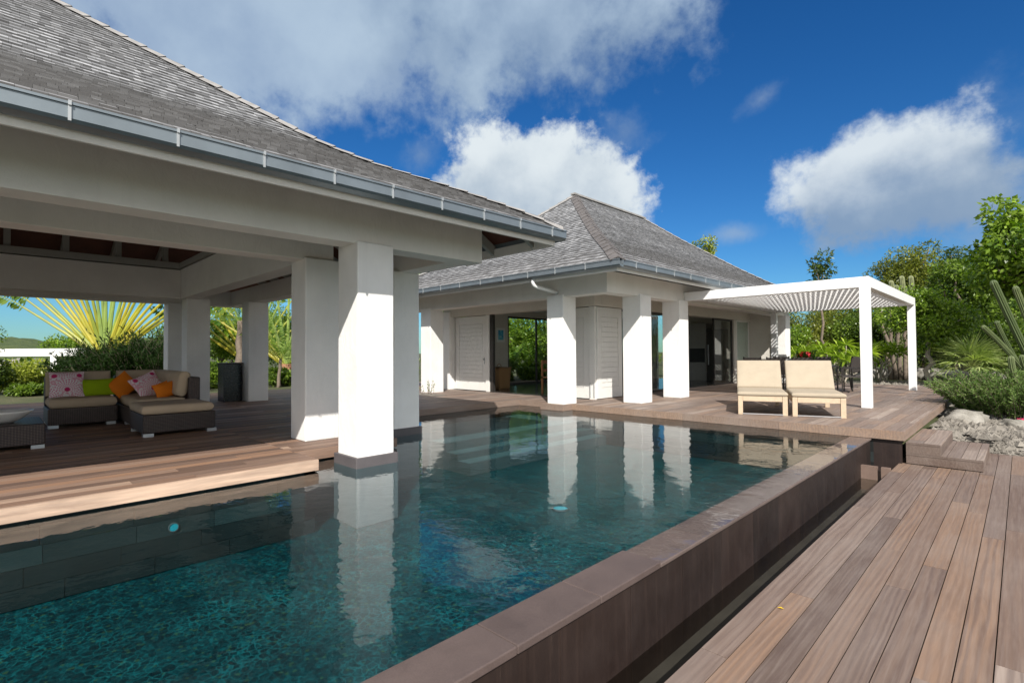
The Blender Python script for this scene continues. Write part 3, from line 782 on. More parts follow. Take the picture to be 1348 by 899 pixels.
# ------------------------------------------------------------------ open pavilion beside the pool
PAV = thing('pavilion', 'open sided pavilion with grey shingle roof on square white pillars, sheltering the sofa', 'pavilion', (-10.3, 0.0, ZD))
pillar(PAV, -5.90, 2.955, ZF, 2.95, plinth=(ZF + .01, 0.452)); pillar(PAV, -7.30, 2.955)
pillar(PAV, -7.50, 4.45, ZF, 2.95, plinth=(ZF + .01, 0.452))
pillar(PAV, -14.12, 3.15); pillar(PAV, -14.10, 4.47); pillar(PAV, -15.68, 3.1)
for y in (-5.2, -8.3): pillar(PAV, -5.90, y, ZF, 2.95); pillar(PAV, -7.30, y); pillar(PAV, -14.12, y); pillar(PAV, -15.68, y)
ZB = 2.925
part_box(PAV, 'beam', M_BEAM, -5.80, -5.47, -9.5, 4.93, ZB, 3.68)                      # outer, pool side
part_box(PAV, 'beam', M_BEAM, -15.6, -5.803, 4.56, 4.89, ZB + .012, 3.33)               # outer, house side
part_box(PAV, 'beam', M_BEAM, -15.6, -15.27, -9.5, 4.557, ZB + .006, 3.33)
part_box(PAV, 'beam', M_BEAM, -7.22, -6.88, -9.5, 3.38, ZB, 3.60)                       # inner ring
part_box(PAV, 'beam', M_BEAM, -14.03, -7.223, 3.04, 3.37, ZB + .004, 3.60)
part_box(PAV, 'beam', M_BEAM, -14.03, -13.70, -9.5, 3.037, ZB + .004, 3.58)
part_box(PAV, 'top_plate', M_RAFTER, -14.05, -13.66, -9.5, 3.40, 3.60, 3.74)
part_box(PAV, 'top_plate', M_RAFTER, -13.65, -7.24, 3.0, 3.40, 3.615, 3.74)
part_box(PAV, 'bracket_plate', M_BLACK, -13.76, -13.60, 3.135, 3.19, 2.952, 3.36)
PE = (-4.65, 5.75)
pprof = prof_fn([(-.1, 3.30), (0, 3.385), (0.1, 3.455), (0.42, 3.64), (0.97, 3.91), (1.86, 4.31), (2.3, 4.56), (2.6, 4.76), (3.6, 5.545), (4.79, 6.46), (5.65, 7.12)])
mb = MB()
shingles(mb, (PE[0], -16.5), (0, 1), (-1, 0), 16.5 + PE[1], pprof, 5.62, seed=31, grey_t=2.6)
shingles(mb, (PE[0], PE[1]), (-1, 0), (0, -1), 11.3, pprof, 5.62, seed=32, grey_t=2.6)
shingles(mb, (-15.95, PE[1]), (0, -1), (1, 0), 16.5 + PE[1], pprof, 5.62, row=.3, wd=.5, seed=33, grey_t=2.6)
RP = mb.build('roof', M_SHINGLE, PAV)
mb = MB(); hip_cap(mb, PE, (-1, -1), pprof, 5.6, seed=3); mb.build('hip_cap', M_HIPCAP2, RP)
def under(parent, P0, e, n, L, prof, tmax, lo, name='soffit', mtl=None):
    mb = MB(); P0, e, n = (np.array(q, float) for q in (P0, e, n)); ks = [0.03, .5, 1, 1.8, 2.3, 2.7, 3.6, 4.8, tmax]
    ks = [k for k in ks if k <= tmax]
    for t0, t1 in zip(ks[:-1], ks[1:]):
        mb.add([(*(P0 + e * s + n * t), prof(t) - lo) for s, t in ((t0, t0), (L - t0, t0), (L - t1, t1), (t1, t1))], [(0, 1, 2, 3)])
    return mb.build(name, mtl or M_REDWOOD, parent)
u = [((PE[0], -16.5), (0, 1), (-1, 0), 16.5 + PE[1]), ((PE[0], PE[1]), (-1, 0), (0, -1), 11.3), ((-15.95, PE[1]), (0, -1), (1, 0), 16.5 + PE[1])]
for P0, e, n, L in u: under(PAV, P0, e, n, L, pprof, 5.64, .055, 'roof_boarding')
def rafter(parent, P, n, prof, t0, t1, lo=.06, dp=.16, wd=.06):
    mb = MB(); P, n = np.array(P, float), np.array(n, float); s = np.array([-n[1], n[0]]) * wd / 2
    ks = [t0] + [k for k in (.5, 1, 1.8, 2.3, 2.7, 3.6, 4.8) if t0 < k < t1] + [t1]
    vs = []
    for t in ks:
        for sg in (-1, 1):
            for h in (lo, lo + dp): vs.append((*(P + n * t + s * sg), prof(t) - h))
    fs = []
    for i in range(len(ks) - 1):
        a, b = i * 4, (i + 1) * 4
        fs += [(a, b, b + 1, a + 1), (a + 2, a + 3, b + 3, b + 2), (a + 1, b + 1, b + 3, a + 3), (a, a + 2, b + 2, b)]
    fs += [(0, 1, 3, 2), (len(vs) - 4, len(vs) - 2, len(vs) - 1, len(vs) - 3)]
    mb.add(vs, fs); return mb.build('rafter', M_RAFTER, parent)
for y in np.arange(-2.2, 5.3, 0.62): rafter(PAV, (PE[0] - .06, y), (-1, 0), pprof, 0.02, min(5.5, 5.55 - max(0, y)))
for y in np.arange(-2.4, 3.3, 0.86): rafter(PAV, (-15.9, y), (1, 0), pprof, 0.02, min(5.5, 5.5 - y))
for x in np.arange(-14.6, -4.9, 0.86): rafter(PAV, (x, PE[1] - .06), (0, -1), pprof, 0.02, max(.4, min(5.4, PE[0] - x - .1, x + 15.8)))
for y in np.arange(-2.4, 3.1, 0.86):
    part_box(PAV, 'stud', M_RAFTER, -13.92, -13.80, y - .05, y + .05, 3.742, 4.42, bevel=0)
zf0, zf1 = 3.165, 3.30
fascia(PAV, (-4.72, -9.5), (-4.72, 5.66), (1, 0), zf0, zf1, M_BEAM); fascia(PAV, (-4.752, 5.67), (-15.9, 5.67), (0, 1), zf0, zf1, M_BEAM)
gutter_run(PAV, (PE[0], -9.5), (PE[0], PE[1] + .0), (1, 0), 3.235, 3.375, 0.635, 1, first=0.33)
gutter_run(PAV, (PE[0] - .08, PE[1]), (-15.9, PE[1]), (0, 1), 3.235, 3.375, 0.8, 2)

# ------------------------------------------------------------------ main house
VIL = thing('villa', 'white walled house with flared hip roof of grey shingles behind the pool', 'house', (-9.8, 14.7, ZD))
m2 = pillar(VIL, -7.80, 9.03, ZF, plinth=None); mb = MB(); mb.box(-7.90, -7.26, 8.93, 9.288, ZF, ZD - .133); mb.build('plinth', M_PLINTH, m2, bevel=.006)
mb = MB(); mb.box(-7.90, -7.242, 8.90, 9.30, ZD - .13, ZD + .004, (.6, .4, .3)); mb.build('plinth_cap', M_DECK2, m2)
for x, y in ((-6.58, 10.30), (-6.58, 12.17), (-12.78, 9.03), (-6.58, 20.40), (-13.5, 10.3)): pillar(VIL, x, y)
ZB2 = 2.90
part_box(VIL, 'beam', M_BEAM, -13.4, -6.16, 9.07, 9.42, ZB2, 3.36); part_box(VIL, 'beam', M_BEAM, -6.51, -6.16, 9.423, 20.9, ZB2 + .008, 3.36)
part_box(VIL, 'beam', M_CREAM, -13.4, -7.40, 10.36, 10.66, 2.78, 3.36); part_box(VIL, 'beam', M_CREAM, -7.70, -7.40, 10.663, 20.6, 2.78, 3.36)
part_box(VIL, 'ceiling', M_BEAM, -13.3, -6.52, 9.425, 20.5, 3.20, 3.24)
EX, EY, EY2, EX2 = -5.40, 8.33, 21.2, -14.22
vprof = prof_fn([(-.1, 3.33), (0, 3.395), (0.33, 3.635), (1.28, 4.20), (1.9, 4.61), (2.44, 5.0), (3.45, 5.74), (4.41, 6.52)])
mb = MB()
shingles(mb, (EX2, EY), (1, 0), (0, 1), EX - EX2, vprof, 4.40, seed=41, grey_t=0.9)
shingles(mb, (EX, EY), (0, 1), (-1, 0), EY2 - EY, vprof, 4.40, seed=42, grey_t=1.7)
shingles(mb, (EX2, EY2), (0, -1), (1, 0), EY2 - EY, vprof, 4.40, row=.3, wd=.5, seed=43)
shingles(mb, (EX, EY2), (-1, 0), (0, -1), EX - EX2, vprof, 4.40, row=.3, wd=.5, seed=44)
RV = mb.build('roof', M_SHINGLE, VIL)
for cx, cy, dx, dy, mt in ((EX, EY, -1, 1, M_HIPCAP), (EX2, EY, 1, 1, M_HIPCAP2), (EX, EY2, -1, -1, M_HIPCAP2)):
    mb = MB(); hip_cap(mb, (cx, cy), (dx, dy), vprof, 4.4, wd=.15, seed=5); mb.build('hip_cap', mt, RV)
mb = MB(); mb.bar((-9.81, EY + 4.3, 6.55), (-9.81, EY2 - 4.3, 6.55), .16, .05); mb.build('ridge_cap', M_HIPCAP2, RV)
for P0, e, n, L in (((EX2, EY), (1, 0), (0, 1), EX - EX2), ((EX, EY), (0, 1), (-1, 0), EY2 - EY)): under(VIL, P0, e, n, L, vprof, 1.2, .06, 'soffit', M_BEAM)
fascia(VIL, (EX2, EY + .07), (EX - .07, EY + .07), (0, -1), 3.195, 3.335, M_BEAM); fascia(VIL, (EX - .07, EY + .10), (EX - .07, EY2 - .07), (1, 0), 3.195, 3.335, M_BEAM)
gutter_run(VIL, (EX2, EY), (EX + .075, EY), (0, -1), 3.262, 3.40, 0.78, 3, first=.3)
gutter_run(VIL, (EX, EY + .081), (EX, EY2), (1, 0), 3.262, 3.40, 0.78, 4, first=.45)
mb = MB(); mb.tube([(-7.62, 8.37, 3.27), (-7.62, 8.37, 3.17), (-7.615, 8.40, 3.12), (-7.6, 8.46, 3.09), (-7.55, 8.75, 3.045), (-7.5, 9.06, 3.0)], .042, 10); mb.build('downpipe', M_PERG, VIL, smooth=True)

def shutter(parent, a, b, z0, z1, out, handle=None, th=.045, n=14, frame_w=.17, side='both'):
    """framed plank shutter: flat panel with stiles standing proud and shadow gaps between planks"""
    a, b, out = np.array(a, float), np.array(b, float), np.array(out, float); L = np.linalg.norm(b - a); u = (b - a) / L
    mb = MB(); o = lambda s, h, k: [*(a + u * s + out * k), h]
    mb.obox(o(0, z0, 0), [*(u * frame_w), 0], [0, 0, z1 - z0], [*(-out * th), 0]); mb.obox(o(L - frame_w, z0, 0), [*(u * frame_w), 0], [0, 0, z1 - z0], [*(-out * th), 0])
    mb.obox(o(frame_w + .001, z1 - .24, -.0005), [*(u * (L - 2 * frame_w - .002)), 0], [0, 0, .24], [*(-out * (th - .001)), 0]); mb.obox(o(frame_w + .001, z0, -.0005), [*(u * (L - 2 * frame_w - .002)), 0], [0, 0, .26], [*(-out * (th - .001)), 0])
    h0, h1 = z0 + .262, z1 - .242; dh = (h1 - h0) / n
    for k in range(n):
        mb.obox(o(frame_w + .010, h0 + k * dh + .005, -.005), [*(u * (L - 2 * frame_w - .020)), 0], [0, 0, dh - .010], [*(-out * (th - .02)), 0])
    mb.obox(o(frame_w + .001, h0, -.026), [*(u * (L - 2 * frame_w - .002)), 0], [0, 0, h1 - h0], [*(-out * .01), 0])
    ob = mb.build('shutter', M_SHUTTER, parent)
    if handle is not None:
        k = MB(); k.obox(o(handle - .012, 1.30, .0), [*(u * .024), 0], [0, 0, .20], [*(out * .008), 0]); k.obox(o(handle - .012, 1.42, .008), [*(u * .024), 0], [0, 0, .03], [*(out * .05), 0]); k.build('handle', M_CLIP, ob)
    return ob
shutter(VIL, (-12.95, 10.50), (-11.47, 10.50), ZD + .02, 2.76, (0, -1), handle=1.38)
part_box(VIL, 'door_post', M_SHUTTER, -11.465, -11.33, 10.455, 10.56, ZD, 2.775, bevel=.003)
part_box(VIL, 'door_frame', M_DARKMETAL, -11.328, -11.2, 10.50, 10.60, ZD, 2.775, bevel=.003)
part_box(VIL, 'inner_post', M_CREAM, -13.78, -13.36, 10.45, 10.75, ZD, 2.85)
shutter(VIL, (-8.62, 10.47), (-7.655, 10.47), ZD + .02, 2.76, (0, -1))
shutter(VIL, (-7.445, 10.52), (-7.445, 11.62), ZD + .02, 2.76, (1, 0))
part_box(VIL, 'corner_post', M_SHUTTER, -7.64, -7.47, 10.44, 10.515, ZD, 2.775, bevel=.003)
for x, y in ((-7.62, 10.425), (-7.50, 10.42)): part_box(VIL, 'bolt', M_CLIP, x, x + .02, y, y + .015, ZD + .05, ZD + .42, bevel=.002)
# left room wall with picture and sliding garden window, and the rest of the shell
part_box(VIL, 'wall', M_CREAM, -13.42, -13.30, 11.35, 13.23, ZD, 3.2); part_box(VIL, 'wall', M_CREAM, -13.42, -13.30, 13.232, 20.6, 2.96, 3.2, bevel=0)
part_box(VIL, 'wall', M_CREAM, -13.42, -13.30, 17.6, 20.6, ZD, 2.958, bevel=0)
part_box(VIL, 'wall', M_CREAM, -13.30, -11.4, 20.6, 20.72, ZD, 3.2, bevel=0); part_box(VIL, 'wall', M_CREAM, -10.1, -8.001, 20.6, 20.72, ZD, 3.2, bevel=0)
part_box(VIL, 'wall', M_CREAM, -8.0, -6.35, 20.55, 20.70, ZD, 3.2)
part_box(VIL, 'room_floor', M_FLOOR_IN, -13.299, -7.65, 10.52, 20.55, ZD - .05, ZD + .004, bevel=0)
def window(parent, a, b, z0, z1, out, nm='window', fr=.06, mullions=(), glass=True, mfr=None):
    a, b, out = np.array(a, float), np.array(b, float), np.array(out, float); L = np.linalg.norm(b - a); u = (b - a) / L
    mb = MB(); o = lambda s, h, k: [*(a + u * s + out * k), h]; dpt = [*(-out * .06), 0]
    mb.obox(o(0, z0, 0), [*(u * fr), 0], [0, 0, z1 - z0], dpt); mb.obox(o(L - fr, z0, 0), [*(u * fr), 0], [0, 0, z1 - z0], dpt)
    mb.obox(o(fr + .001, z1 - fr, -.001), [*(u * (L - 2 * fr - .002)), 0], [0, 0, fr], dpt); mb.obox(o(fr + .001, z0, -.001), [*(u * (L - 2 * fr - .002)), 0], [0, 0, fr], dpt)
    for q in mullions: mb.obox(o(q, z0 + fr + .001, -.002), [*(u * fr), 0], [0, 0, z1 - z0 - 2 * fr - .002], dpt)
    ob = mb.build(nm, mfr or M_DARKMETAL, parent)
    if glass:
        gq = MB(); gq.obox(o(fr + .001, z0 + fr + .001, -.028), [*(u * (L - 2 * fr - .002)), 0], [0, 0, z1 - z0 - 2 * fr - .002], [*(-out * .006), 0]); gq.build('pane', M_GLASS, ob)
    return ob
window(VIL, (-13.31, 13.235), (-13.31, 17.595), ZD + .005, 2.955, (1, 0), mullions=(1.55, 2.9))
# pool side: sliding glass by the third pillar, kitchen beyond, second sliding leaf and white shutter
window(VIL, (-7.56, 11.75), (-7.56, 14.85), ZD + .006, 2.775, (1, 0), mullions=(1.5,))
window(VIL, (-7.50, 17.45), (-7.50, 19.05), ZD + .006, 2.775, (1, 0))
part_box(VIL, 'door_post', M_CREAM, -7.66, -7.45, 19.06, 19.30, ZD, 2.775, bevel=.003)
shutter(VIL, (-7.52, 19.42), (-7.52, 20.50), ZD + .02, 2.74, (1, 0), n=12, frame_w=.14)
window(VIL, (-7.46, 19.31), (-7.46, 20.54), ZD + .006, 2.775, (1, 0), fr=.05, mfr=M_SHUTTER)
kit = thing('kitchen_unit', 'tall grey kitchen unit with dark oven seen through the open sliding door', 'kitchen unit', (-9.2, 20.2, ZD))
part_box(kit, 'cabinet', M_CAB, -9.6, -8.87, 19.9, 20.58, ZD + .005, 2.75); part_box(kit, 'oven', M_BLACK, -9.55, -8.93, 19.87, 19.899, 1.2, 1.75, bevel=.003)
part_box(kit, 'drawer', M_CAB, -9.57, -8.9, 19.875, 19.899, ZD + .1, .82, bevel=.004); part_box(kit, 'drawer', M_CAB, -9.57, -8.9, 19.875, 19.899, .84, 1.18, bevel=.004)
frd = thing('refrigerator', 'tall dark steel refrigerator beside the grey kitchen unit', 'refrigerator', (-8.5, 20.2, ZD))
part_box(frd, 'body', M_DARKMETAL, -8.85, -8.15, 19.9, 20.58, ZD + .005, 2.5); part_box(frd, 'door', M_DARKMETAL, -8.83, -8.17, 19.85, 19.899, ZD + .08, 2.48, bevel=.004); part_box(frd, 'handle', M_ALU, -8.77, -8.74, 19.80, 19.849, 1.1, 1.9, bevel=.004)
# picture, basket, chair inside
pic = thing('framed_picture', 'small white framed blue print on the room wall behind the basket', 'picture', (-13.28, 12.84, 2.26))
part_box(pic, 'frame', M_PORCELAIN, -13.298, -13.27, 12.64, 13.04, 2.01, 2.52, bevel=.004); part_box(pic, 'print', M_PICTURE, -13.269, -13.266, 12.71, 12.97, 2.09, 2.44, bevel=0)
bk = thing('wicker_basket', 'tall honey coloured wicker basket just inside the open doorway', 'basket', (-12.1, 11.6, ZD))
mb = MB(); w0, w1, hh = .26, .30, .66
mb.add([(-12.1 + sx * ww, 11.62 + sy * ww * .9, ZD + .005 + zz) for zz, ww in ((0, w0), (hh, w1)) for sx, sy in ((-1, -1), (1, -1), (1, 1), (-1, 1))], [(0, 3, 2, 1), (4, 5, 6, 7), (0, 1, 5, 4), (1, 2, 6, 5), (2, 3, 7, 6), (3, 0, 4, 7)])
mb.build('body', M_BASKET, bk, bevel=.03)
mb = MB(); mb.box(-12.42, -11.78, 11.33, 11.91, ZD + .667, ZD + .70); mb.build('lid', M_BASKET, bk, bevel=.015)
mb = MB(); mb.tube([(-12.1 + .10 * math.cos(a), 11.62, ZD + .70 + .10 * math.sin(a)) for a in np.linspace(0, math.pi, 9)], .012, 6); mb.build('handle', M_BASKET, bk)

# ------------------------------------------------------------------ white louvred pergola
PG = thing('pergola', 'white metal pergola with louvred top, joined to the house over the upper deck', 'pergola', (-4.1, 15.7, ZD))
PX0, PX1, PY0, PY1, PZ0, PZ1 = -6.05, -2.18, 12.53, 18.95, 2.935, 3.152
def pb(name, *b): return part_box(PG, name, M_PERG, *b, bevel=.004)
pb('beam', PX0 - .1, PX1, PY0, PY0 + .17, PZ0, PZ1); pb('beam', PX1 - .17, PX1 - .0005, PY0 + .171, PY1 - .171, PZ0, PZ1); pb('beam', PX0, PX1, PY1 - .17, PY1, PZ0, PZ1); pb('beam', PX0, PX0 + .15, PY0 + .171, PY1 - .171, PZ0 + .02, PZ1 - .01)
for x, y in ((PX1 - .172, PY0 - .002), (PX1 - .172, PY1 - .172), (PX0 - .05, PY1 - .172)): pb('post', x, x + .176, y, y + .176, ZD, PZ0 - .001)
mb = MB(); x = PX0 + .16
while x < PX1 - .22:
    mb.box(x, x + .055, PY0 + .172, PY1 - .172, PZ1 - .045, PZ1 - .025); x += .108
mb.build('louvres', M_PERG, PG)
y = PY0 + .42
while y < PY1 - .3:
    pb('joist', PX0 + .151, PX1 - .171, y, y + .028, PZ0 + .015, PZ1 - .047); y += .42

# ------------------------------------------------------------------ sun loungers (built in their own space: x across, y back)
def make_lounger():
    r = thing('sun_lounger', 'x', 'sun lounger', (0, 0, 0), world_coords=False, group='loungers on the upper deck')
    W, Lh = .82, 1.30
    z0, z1 = .0, .345
    mb = MB(); mb.box(.085, W - .085, 0.004, .044, z1 - .095, z1 - .002); mb.box(.085, W - .085, 1.93, 1.97, z1 - .095, z1 - .002)
    for x in (0.0, W - .045): mb.box(x + .004, x + .041, .071, 1.93, z1 - .10, z1 - .003)
    mb.box(.046, W - .046, .25, .29, z1 - .07, z1 - .02); mb.box(.046, W - .046, 1.2, 1.24, z1 - .07, z1 - .02)
    mb.build('frame', M_TEAK, r, bevel=.005)
    mb = MB()
    mb.box(.07, W - .07, .0, .035, .012, .026); mb.build('foot_rail', M_ALU, r)
    for x in (0.0, W - .082):
        for y in (0.0, 1.90): 
            q = MB(); q.box(x, x + .082, y, y + .07, 0.0, z1); q.build('leg', M_TEAK, r, bevel=.006)
    mb = MB(); mb.pad((-.012, -.02, z1 + .002), (W + .02, 0, 0), (0, Lh, 0), (0, 0, .075), r=.035, bulge=.012); mb.build('seat_cushion', M_CREAMFAB, r, smooth=True, weld=True)
    c, s_ = math.cos(math.radians(52)), math.sin(math.radians(52))
    mb = MB(); mb.pad((-.012, Lh - .02, z1 + .045), (W + .02, 0, 0), (0, .70 * c, .70 * s_), (0, -.075 * s_, .075 * c), r=.035, bulge=.012); mb.build('back_cushion', M_CREAMFAB, r, smooth=True, weld=True)
    mb = MB(); mb.obox((.03, Lh - .0, z1 + .015), (W - .06, 0, 0), (0, .68 * c, .68 * s_), (0, .03 * s_, -.03 * c)); mb.build('back_frame', M_TEAK, r)
    mb = MB(); mb.bar((.12, Lh + .36, z1 + .42), (.12, 1.90, z1 - .02), .03, .03); mb.bar((W - .12, Lh + .36, z1 + .42), (W - .12, 1.90, z1 - .02), .03, .03); mb.build('back_strut', M_TEAK, r)
    return r
LG = make_lounger()
LG['label'] = 'cream cushioned teak lounger nearer the house, left of the other lounger'
ang = 0.372
LG.location = (-3.775, 9.80, ZD); LG.rotation_euler = (0, 0, ang)
copy_thing(LG, (-2.935, 10.10, ZD), ang - .015, 'cream cushioned teak lounger nearer the pergola post, right of the other lounger')

# ------------------------------------------------------------------ dining set on the deck behind the loungers
TB = thing('dining_table', 'long dark grey metal dining table under the white pergola', 'table', (-4.9, 16.6, ZD))
part_box(TB, 'tabletop', M_DARKMETAL, -6.05, -3.75, 16.1, 17.1, ZD + .70, ZD + .745)
for x in (-5.95, -3.92):
    for y in (16.18, 16.95): part_box(TB, 'leg', M_DARKMETAL, x, x + .07, y, y + .07, ZD, ZD + .699, bevel=.003)
def make_chair():
    r = thing('dining_chair', 'x', 'chair', (0, 0, 0), world_coords=False, group='chairs round the outdoor dining table')
    mb = MB(); mb.box(-.25, .25, -.24, .24, .43, .45); mb.build('seat', M_SLING, r, bevel=.006)
    mb = MB(); mb.obox((-.24, .235, .52), (.48, 0, 0), (0, .115, .46), (0, .018, -.004)); mb.build('backrest', M_SLING, r, bevel=.006)
    for x in (-.25, .22):
        q = MB(); q.box(x, x + .03, -.24, -.21, 0, .66); q.build('leg', M_DARKMETAL, r)
        q = MB(); q.bar((x + .015, .31, 0), (x + .015, .23, .45), .03, .03); q.bar((x + .015, .23, .45), (x + .015, .36, 1.0), .03, .03); q.build('leg', M_DARKMETAL, r)
        q = MB(); q.box(x - .004, x + .034, -.24, .26, .661, .685); q.build('armrest', M_DARKMETAL, r)
    mb = MB(); mb.box(-.24, .24, -.02, .0, .12, .14); mb.build('stretcher', M_DARKMETAL, r)
    return r
CH = make_chair()
PI = math.pi
spots = [(-5.55, 15.85, PI, 'grey sling dining chair with its back to the pool, nearest the house wall'),
         (-4.9, 15.8, PI, 'grey sling dining chair with its back to the pool, between two others of its row'),
         (-4.25, 15.85, PI, 'grey sling dining chair with its back to the pool, seen between the two loungers'),
         (-3.33, 16.75, -PI / 2 + .12, 'grey sling dining chair at the table end beside the pergola post'),
         (-3.55, 17.6, -.5, 'grey sling dining chair turned at the far corner of the table'),
         (-4.35, 17.5, 0, 'grey sling dining chair across the table, behind the red flowers'),
         (-5.5, 17.5, 0, 'grey sling dining chair across the table, nearest the house wall')]
for i, (x, y, a, lb) in enumerate(spots):
    if i == 0: CH.location = (x, y, ZD); CH.rotation_euler = (0, 0, a); CH['label'] = lb
    else: copy_thing(CH, (x, y, ZD), a, lb)
def blossoms(mb, c, n, R, size, seed):
    r = random.Random(seed)
    for i in range(n):
        d = np.array([r.gauss(0, 1), r.gauss(0, 1), abs(r.gauss(0, .7))]); d /= np.linalg.norm(d); p = np.array(c) + d * R * r.uniform(.5, 1)
        t = np.cross(d, [0, 0, 1.0]) + 1e-3; t /= np.linalg.norm(t); b = np.cross(d, t)
        for k in range(5):
            a = 2 * PI * k / 5 + r.random(); q = math.cos(a) * t + math.sin(a) * b; s2 = -math.sin(a) * t + math.cos(a) * b
            mb.add([p, p + q * size * .6 + s2 * size * .4 + d * size * .25, p + q * size + d * size * .2, p + q * size * .6 - s2 * size * .4 + d * size * .25], [(0, 1, 2, 3)], (r.uniform(.7, 1),) * 3)
fv = thing('flower_vase', 'red blossoms in a grey vase on the outdoor dining table', 'vase', (-4.45, 16.6, ZD + .746))
mb = MB(); mb.lathe((-4.45, 16.6, ZD + .747), [(0, 0), (.07, 0), (.085, .06), (.06, .13), (.065, .17), (.05, .165)], 14); mb.build('vase', M_PLINTH, fv, smooth=True)
mb = MB(); blossoms(mb, (-4.45, 16.6, ZD + .98), 26, .20, .085, 3); mb.build('blossom', M_REDFLOWER, fv)
mb = MB()
for i in range(26):
    a = i * 2.4; mb.add([(-4.45, 16.6, ZD + .9), (-4.45 + .2 * math.cos(a) - .04, 16.6 + .2 * math.sin(a), ZD + 1.0), (-4.45 + .27 * math.cos(a), 16.6 + .27 * math.sin(a), ZD + .9 + .16 * (i % 3)), (-4.45 + .2 * math.cos(a) + .04, 16.6 + .2 * math.sin(a), ZD + .98)], [(0, 1, 2, 3)], (.05, .10, .02))
mb.build('leaf', M_LEAFM, fv)
jar = MB(); jar.lathe((-4.95, 16.55, ZD + .746), [(0, 0), (.12, 0), (.13, .18), (.11, .20), (.10, .19)], 16); jar.build('storage_jar', M_CAB, smooth=True, label='squat grey jar on the dining table left of the red flowers', cat='jar')
# wooden dining chair inside the room
IC = thing('wooden_chair', 'orange wooden chair inside the room beside the white pillar', 'chair', (-9.55, 11.35, ZD))
def icb(nm, *b): return part_box(IC, nm, M_CHAIRWOOD, *b, bevel=.004)
icb('seat', -9.80, -9.32, 11.15, 11.6, ZD + .44, ZD + .475)
for x in (-9.83, -9.35):
    for y, h in ((11.12, .44), (11.58, .44)): icb('leg', x, x + .045, y, y + .045, ZD + .004, ZD + h)
for y in (11.12, 11.58): icb('back_post', -9.83, -9.79, y, y + .045, ZD + .476, ZD + .95)
icb('back_rail', -9.828, -9.795, 11.166, 11.579, ZD + .84, ZD + .94); icb('back_rail', -9.826, -9.797, 11.166, 11.579, ZD + .62, ZD + .69)

# ------------------------------------------------------------------ sofa under the pavilion
def feet(par, pts, lx=.10, ly=.13):
    for x, y in pts: part_box(par, 'foot', M_ALU, x, x + lx, y, y + ly, ZD, ZD + .05, bevel=.003)
def padp(par, nm, o, u, v, n, m=M_TAUPE, **k):
    mb = MB(); mb.pad(o, u, v, n, **k); return mb.build(nm, m, par, smooth=True, weld=True)
SA = thing('sofa_module', 'brown wicker sofa section with taupe cushions holding the lime pillow', 'sofa', (-11.5, 1.08, ZD), group='wicker lounge set')
part_box(SA, 'base', M_WICKER, -11.98, -11.05, .63, 1.53, ZD + .05, ZD + .315, bevel=.02); part_box(SA, 'back', M_WICKER, -11.98, -11.82, .632, 1.528, ZD + .3155, ZD + .80, bevel=.02)
feet(SA, [(-11.17, .64), (-11.17, 1.38), (-11.95, .64), (-11.95, 1.38)])
padp(SA, 'seat_cushion', (-11.81, .64, ZD + .318), (.78, 0, 0), (0, .88, 0), (0, 0, .15), r=.05, bulge=.01); padp(SA, 'back_cushion', (-11.80, .64, ZD + .47), (0, .88, 0), (-.09, 0, .41), (.16, 0, .03), r=.06, bulge=.015)
SB = thing('sofa_corner', 'brown wicker sofa corner with taupe cushions, its wicker end before the pillar', 'sofa', (-10.9, 2.0, ZD), group='wicker lounge set')
part_box(SB, 'base', M_WICKER, -11.98, -9.86, 1.58, 2.48, ZD + .05, ZD + .315, bevel=.02); part_box(SB, 'back', M_WICKER, -11.98, -11.82, 1.582, 2.30, ZD + .3155, ZD + .80, bevel=.02); part_box(SB, 'back', M_WICKER, -11.98, -9.86, 2.305, 2.479, ZD + .3155, ZD + .80, bevel=.02)
feet(SB, [(-11.95, 1.60), (-10.9, 1.60), (-9.98, 1.60), (-9.98, 2.34)])
padp(SB, 'seat_cushion', (-11.81, 1.59, ZD + .318), (1.93, 0, 0), (0, .70, 0), (0, 0, .15), r=.05, bulge=.01)
padp(SB, 'back_cushion', (-11.80, 1.60, ZD + .47), (0, .66, 0), (-.09, 0, .41), (.16, 0, .03), r=.06, bulge=.015); padp(SB, 'back_cushion', (-11.75, 2.29, ZD + .47), (1.84, 0, 0), (0, .08, .41), (0, -.16, .03), r=.06, bulge=.015)
SO = thing('ottoman', 'square brown wicker ottoman with taupe cushion at the front of the sofa corner', 'ottoman', (-9.36, 1.98, ZD), group='wicker lounge set')
part_box(SO, 'base', M_WICKER, -9.84, -8.87, 1.515, 2.44, ZD + .05, ZD + .318, bevel=.02); feet(SO, [(-8.985, 1.52), (-8.985, 2.33), (-9.82, 1.52), (-9.82, 2.33)])
padp(SO, 'seat_cushion', (-9.83, 1.50, ZD + .32), (.955, 0, 0), (0, .92, 0), (0, 0, .125), r=.04, bulge=.01)
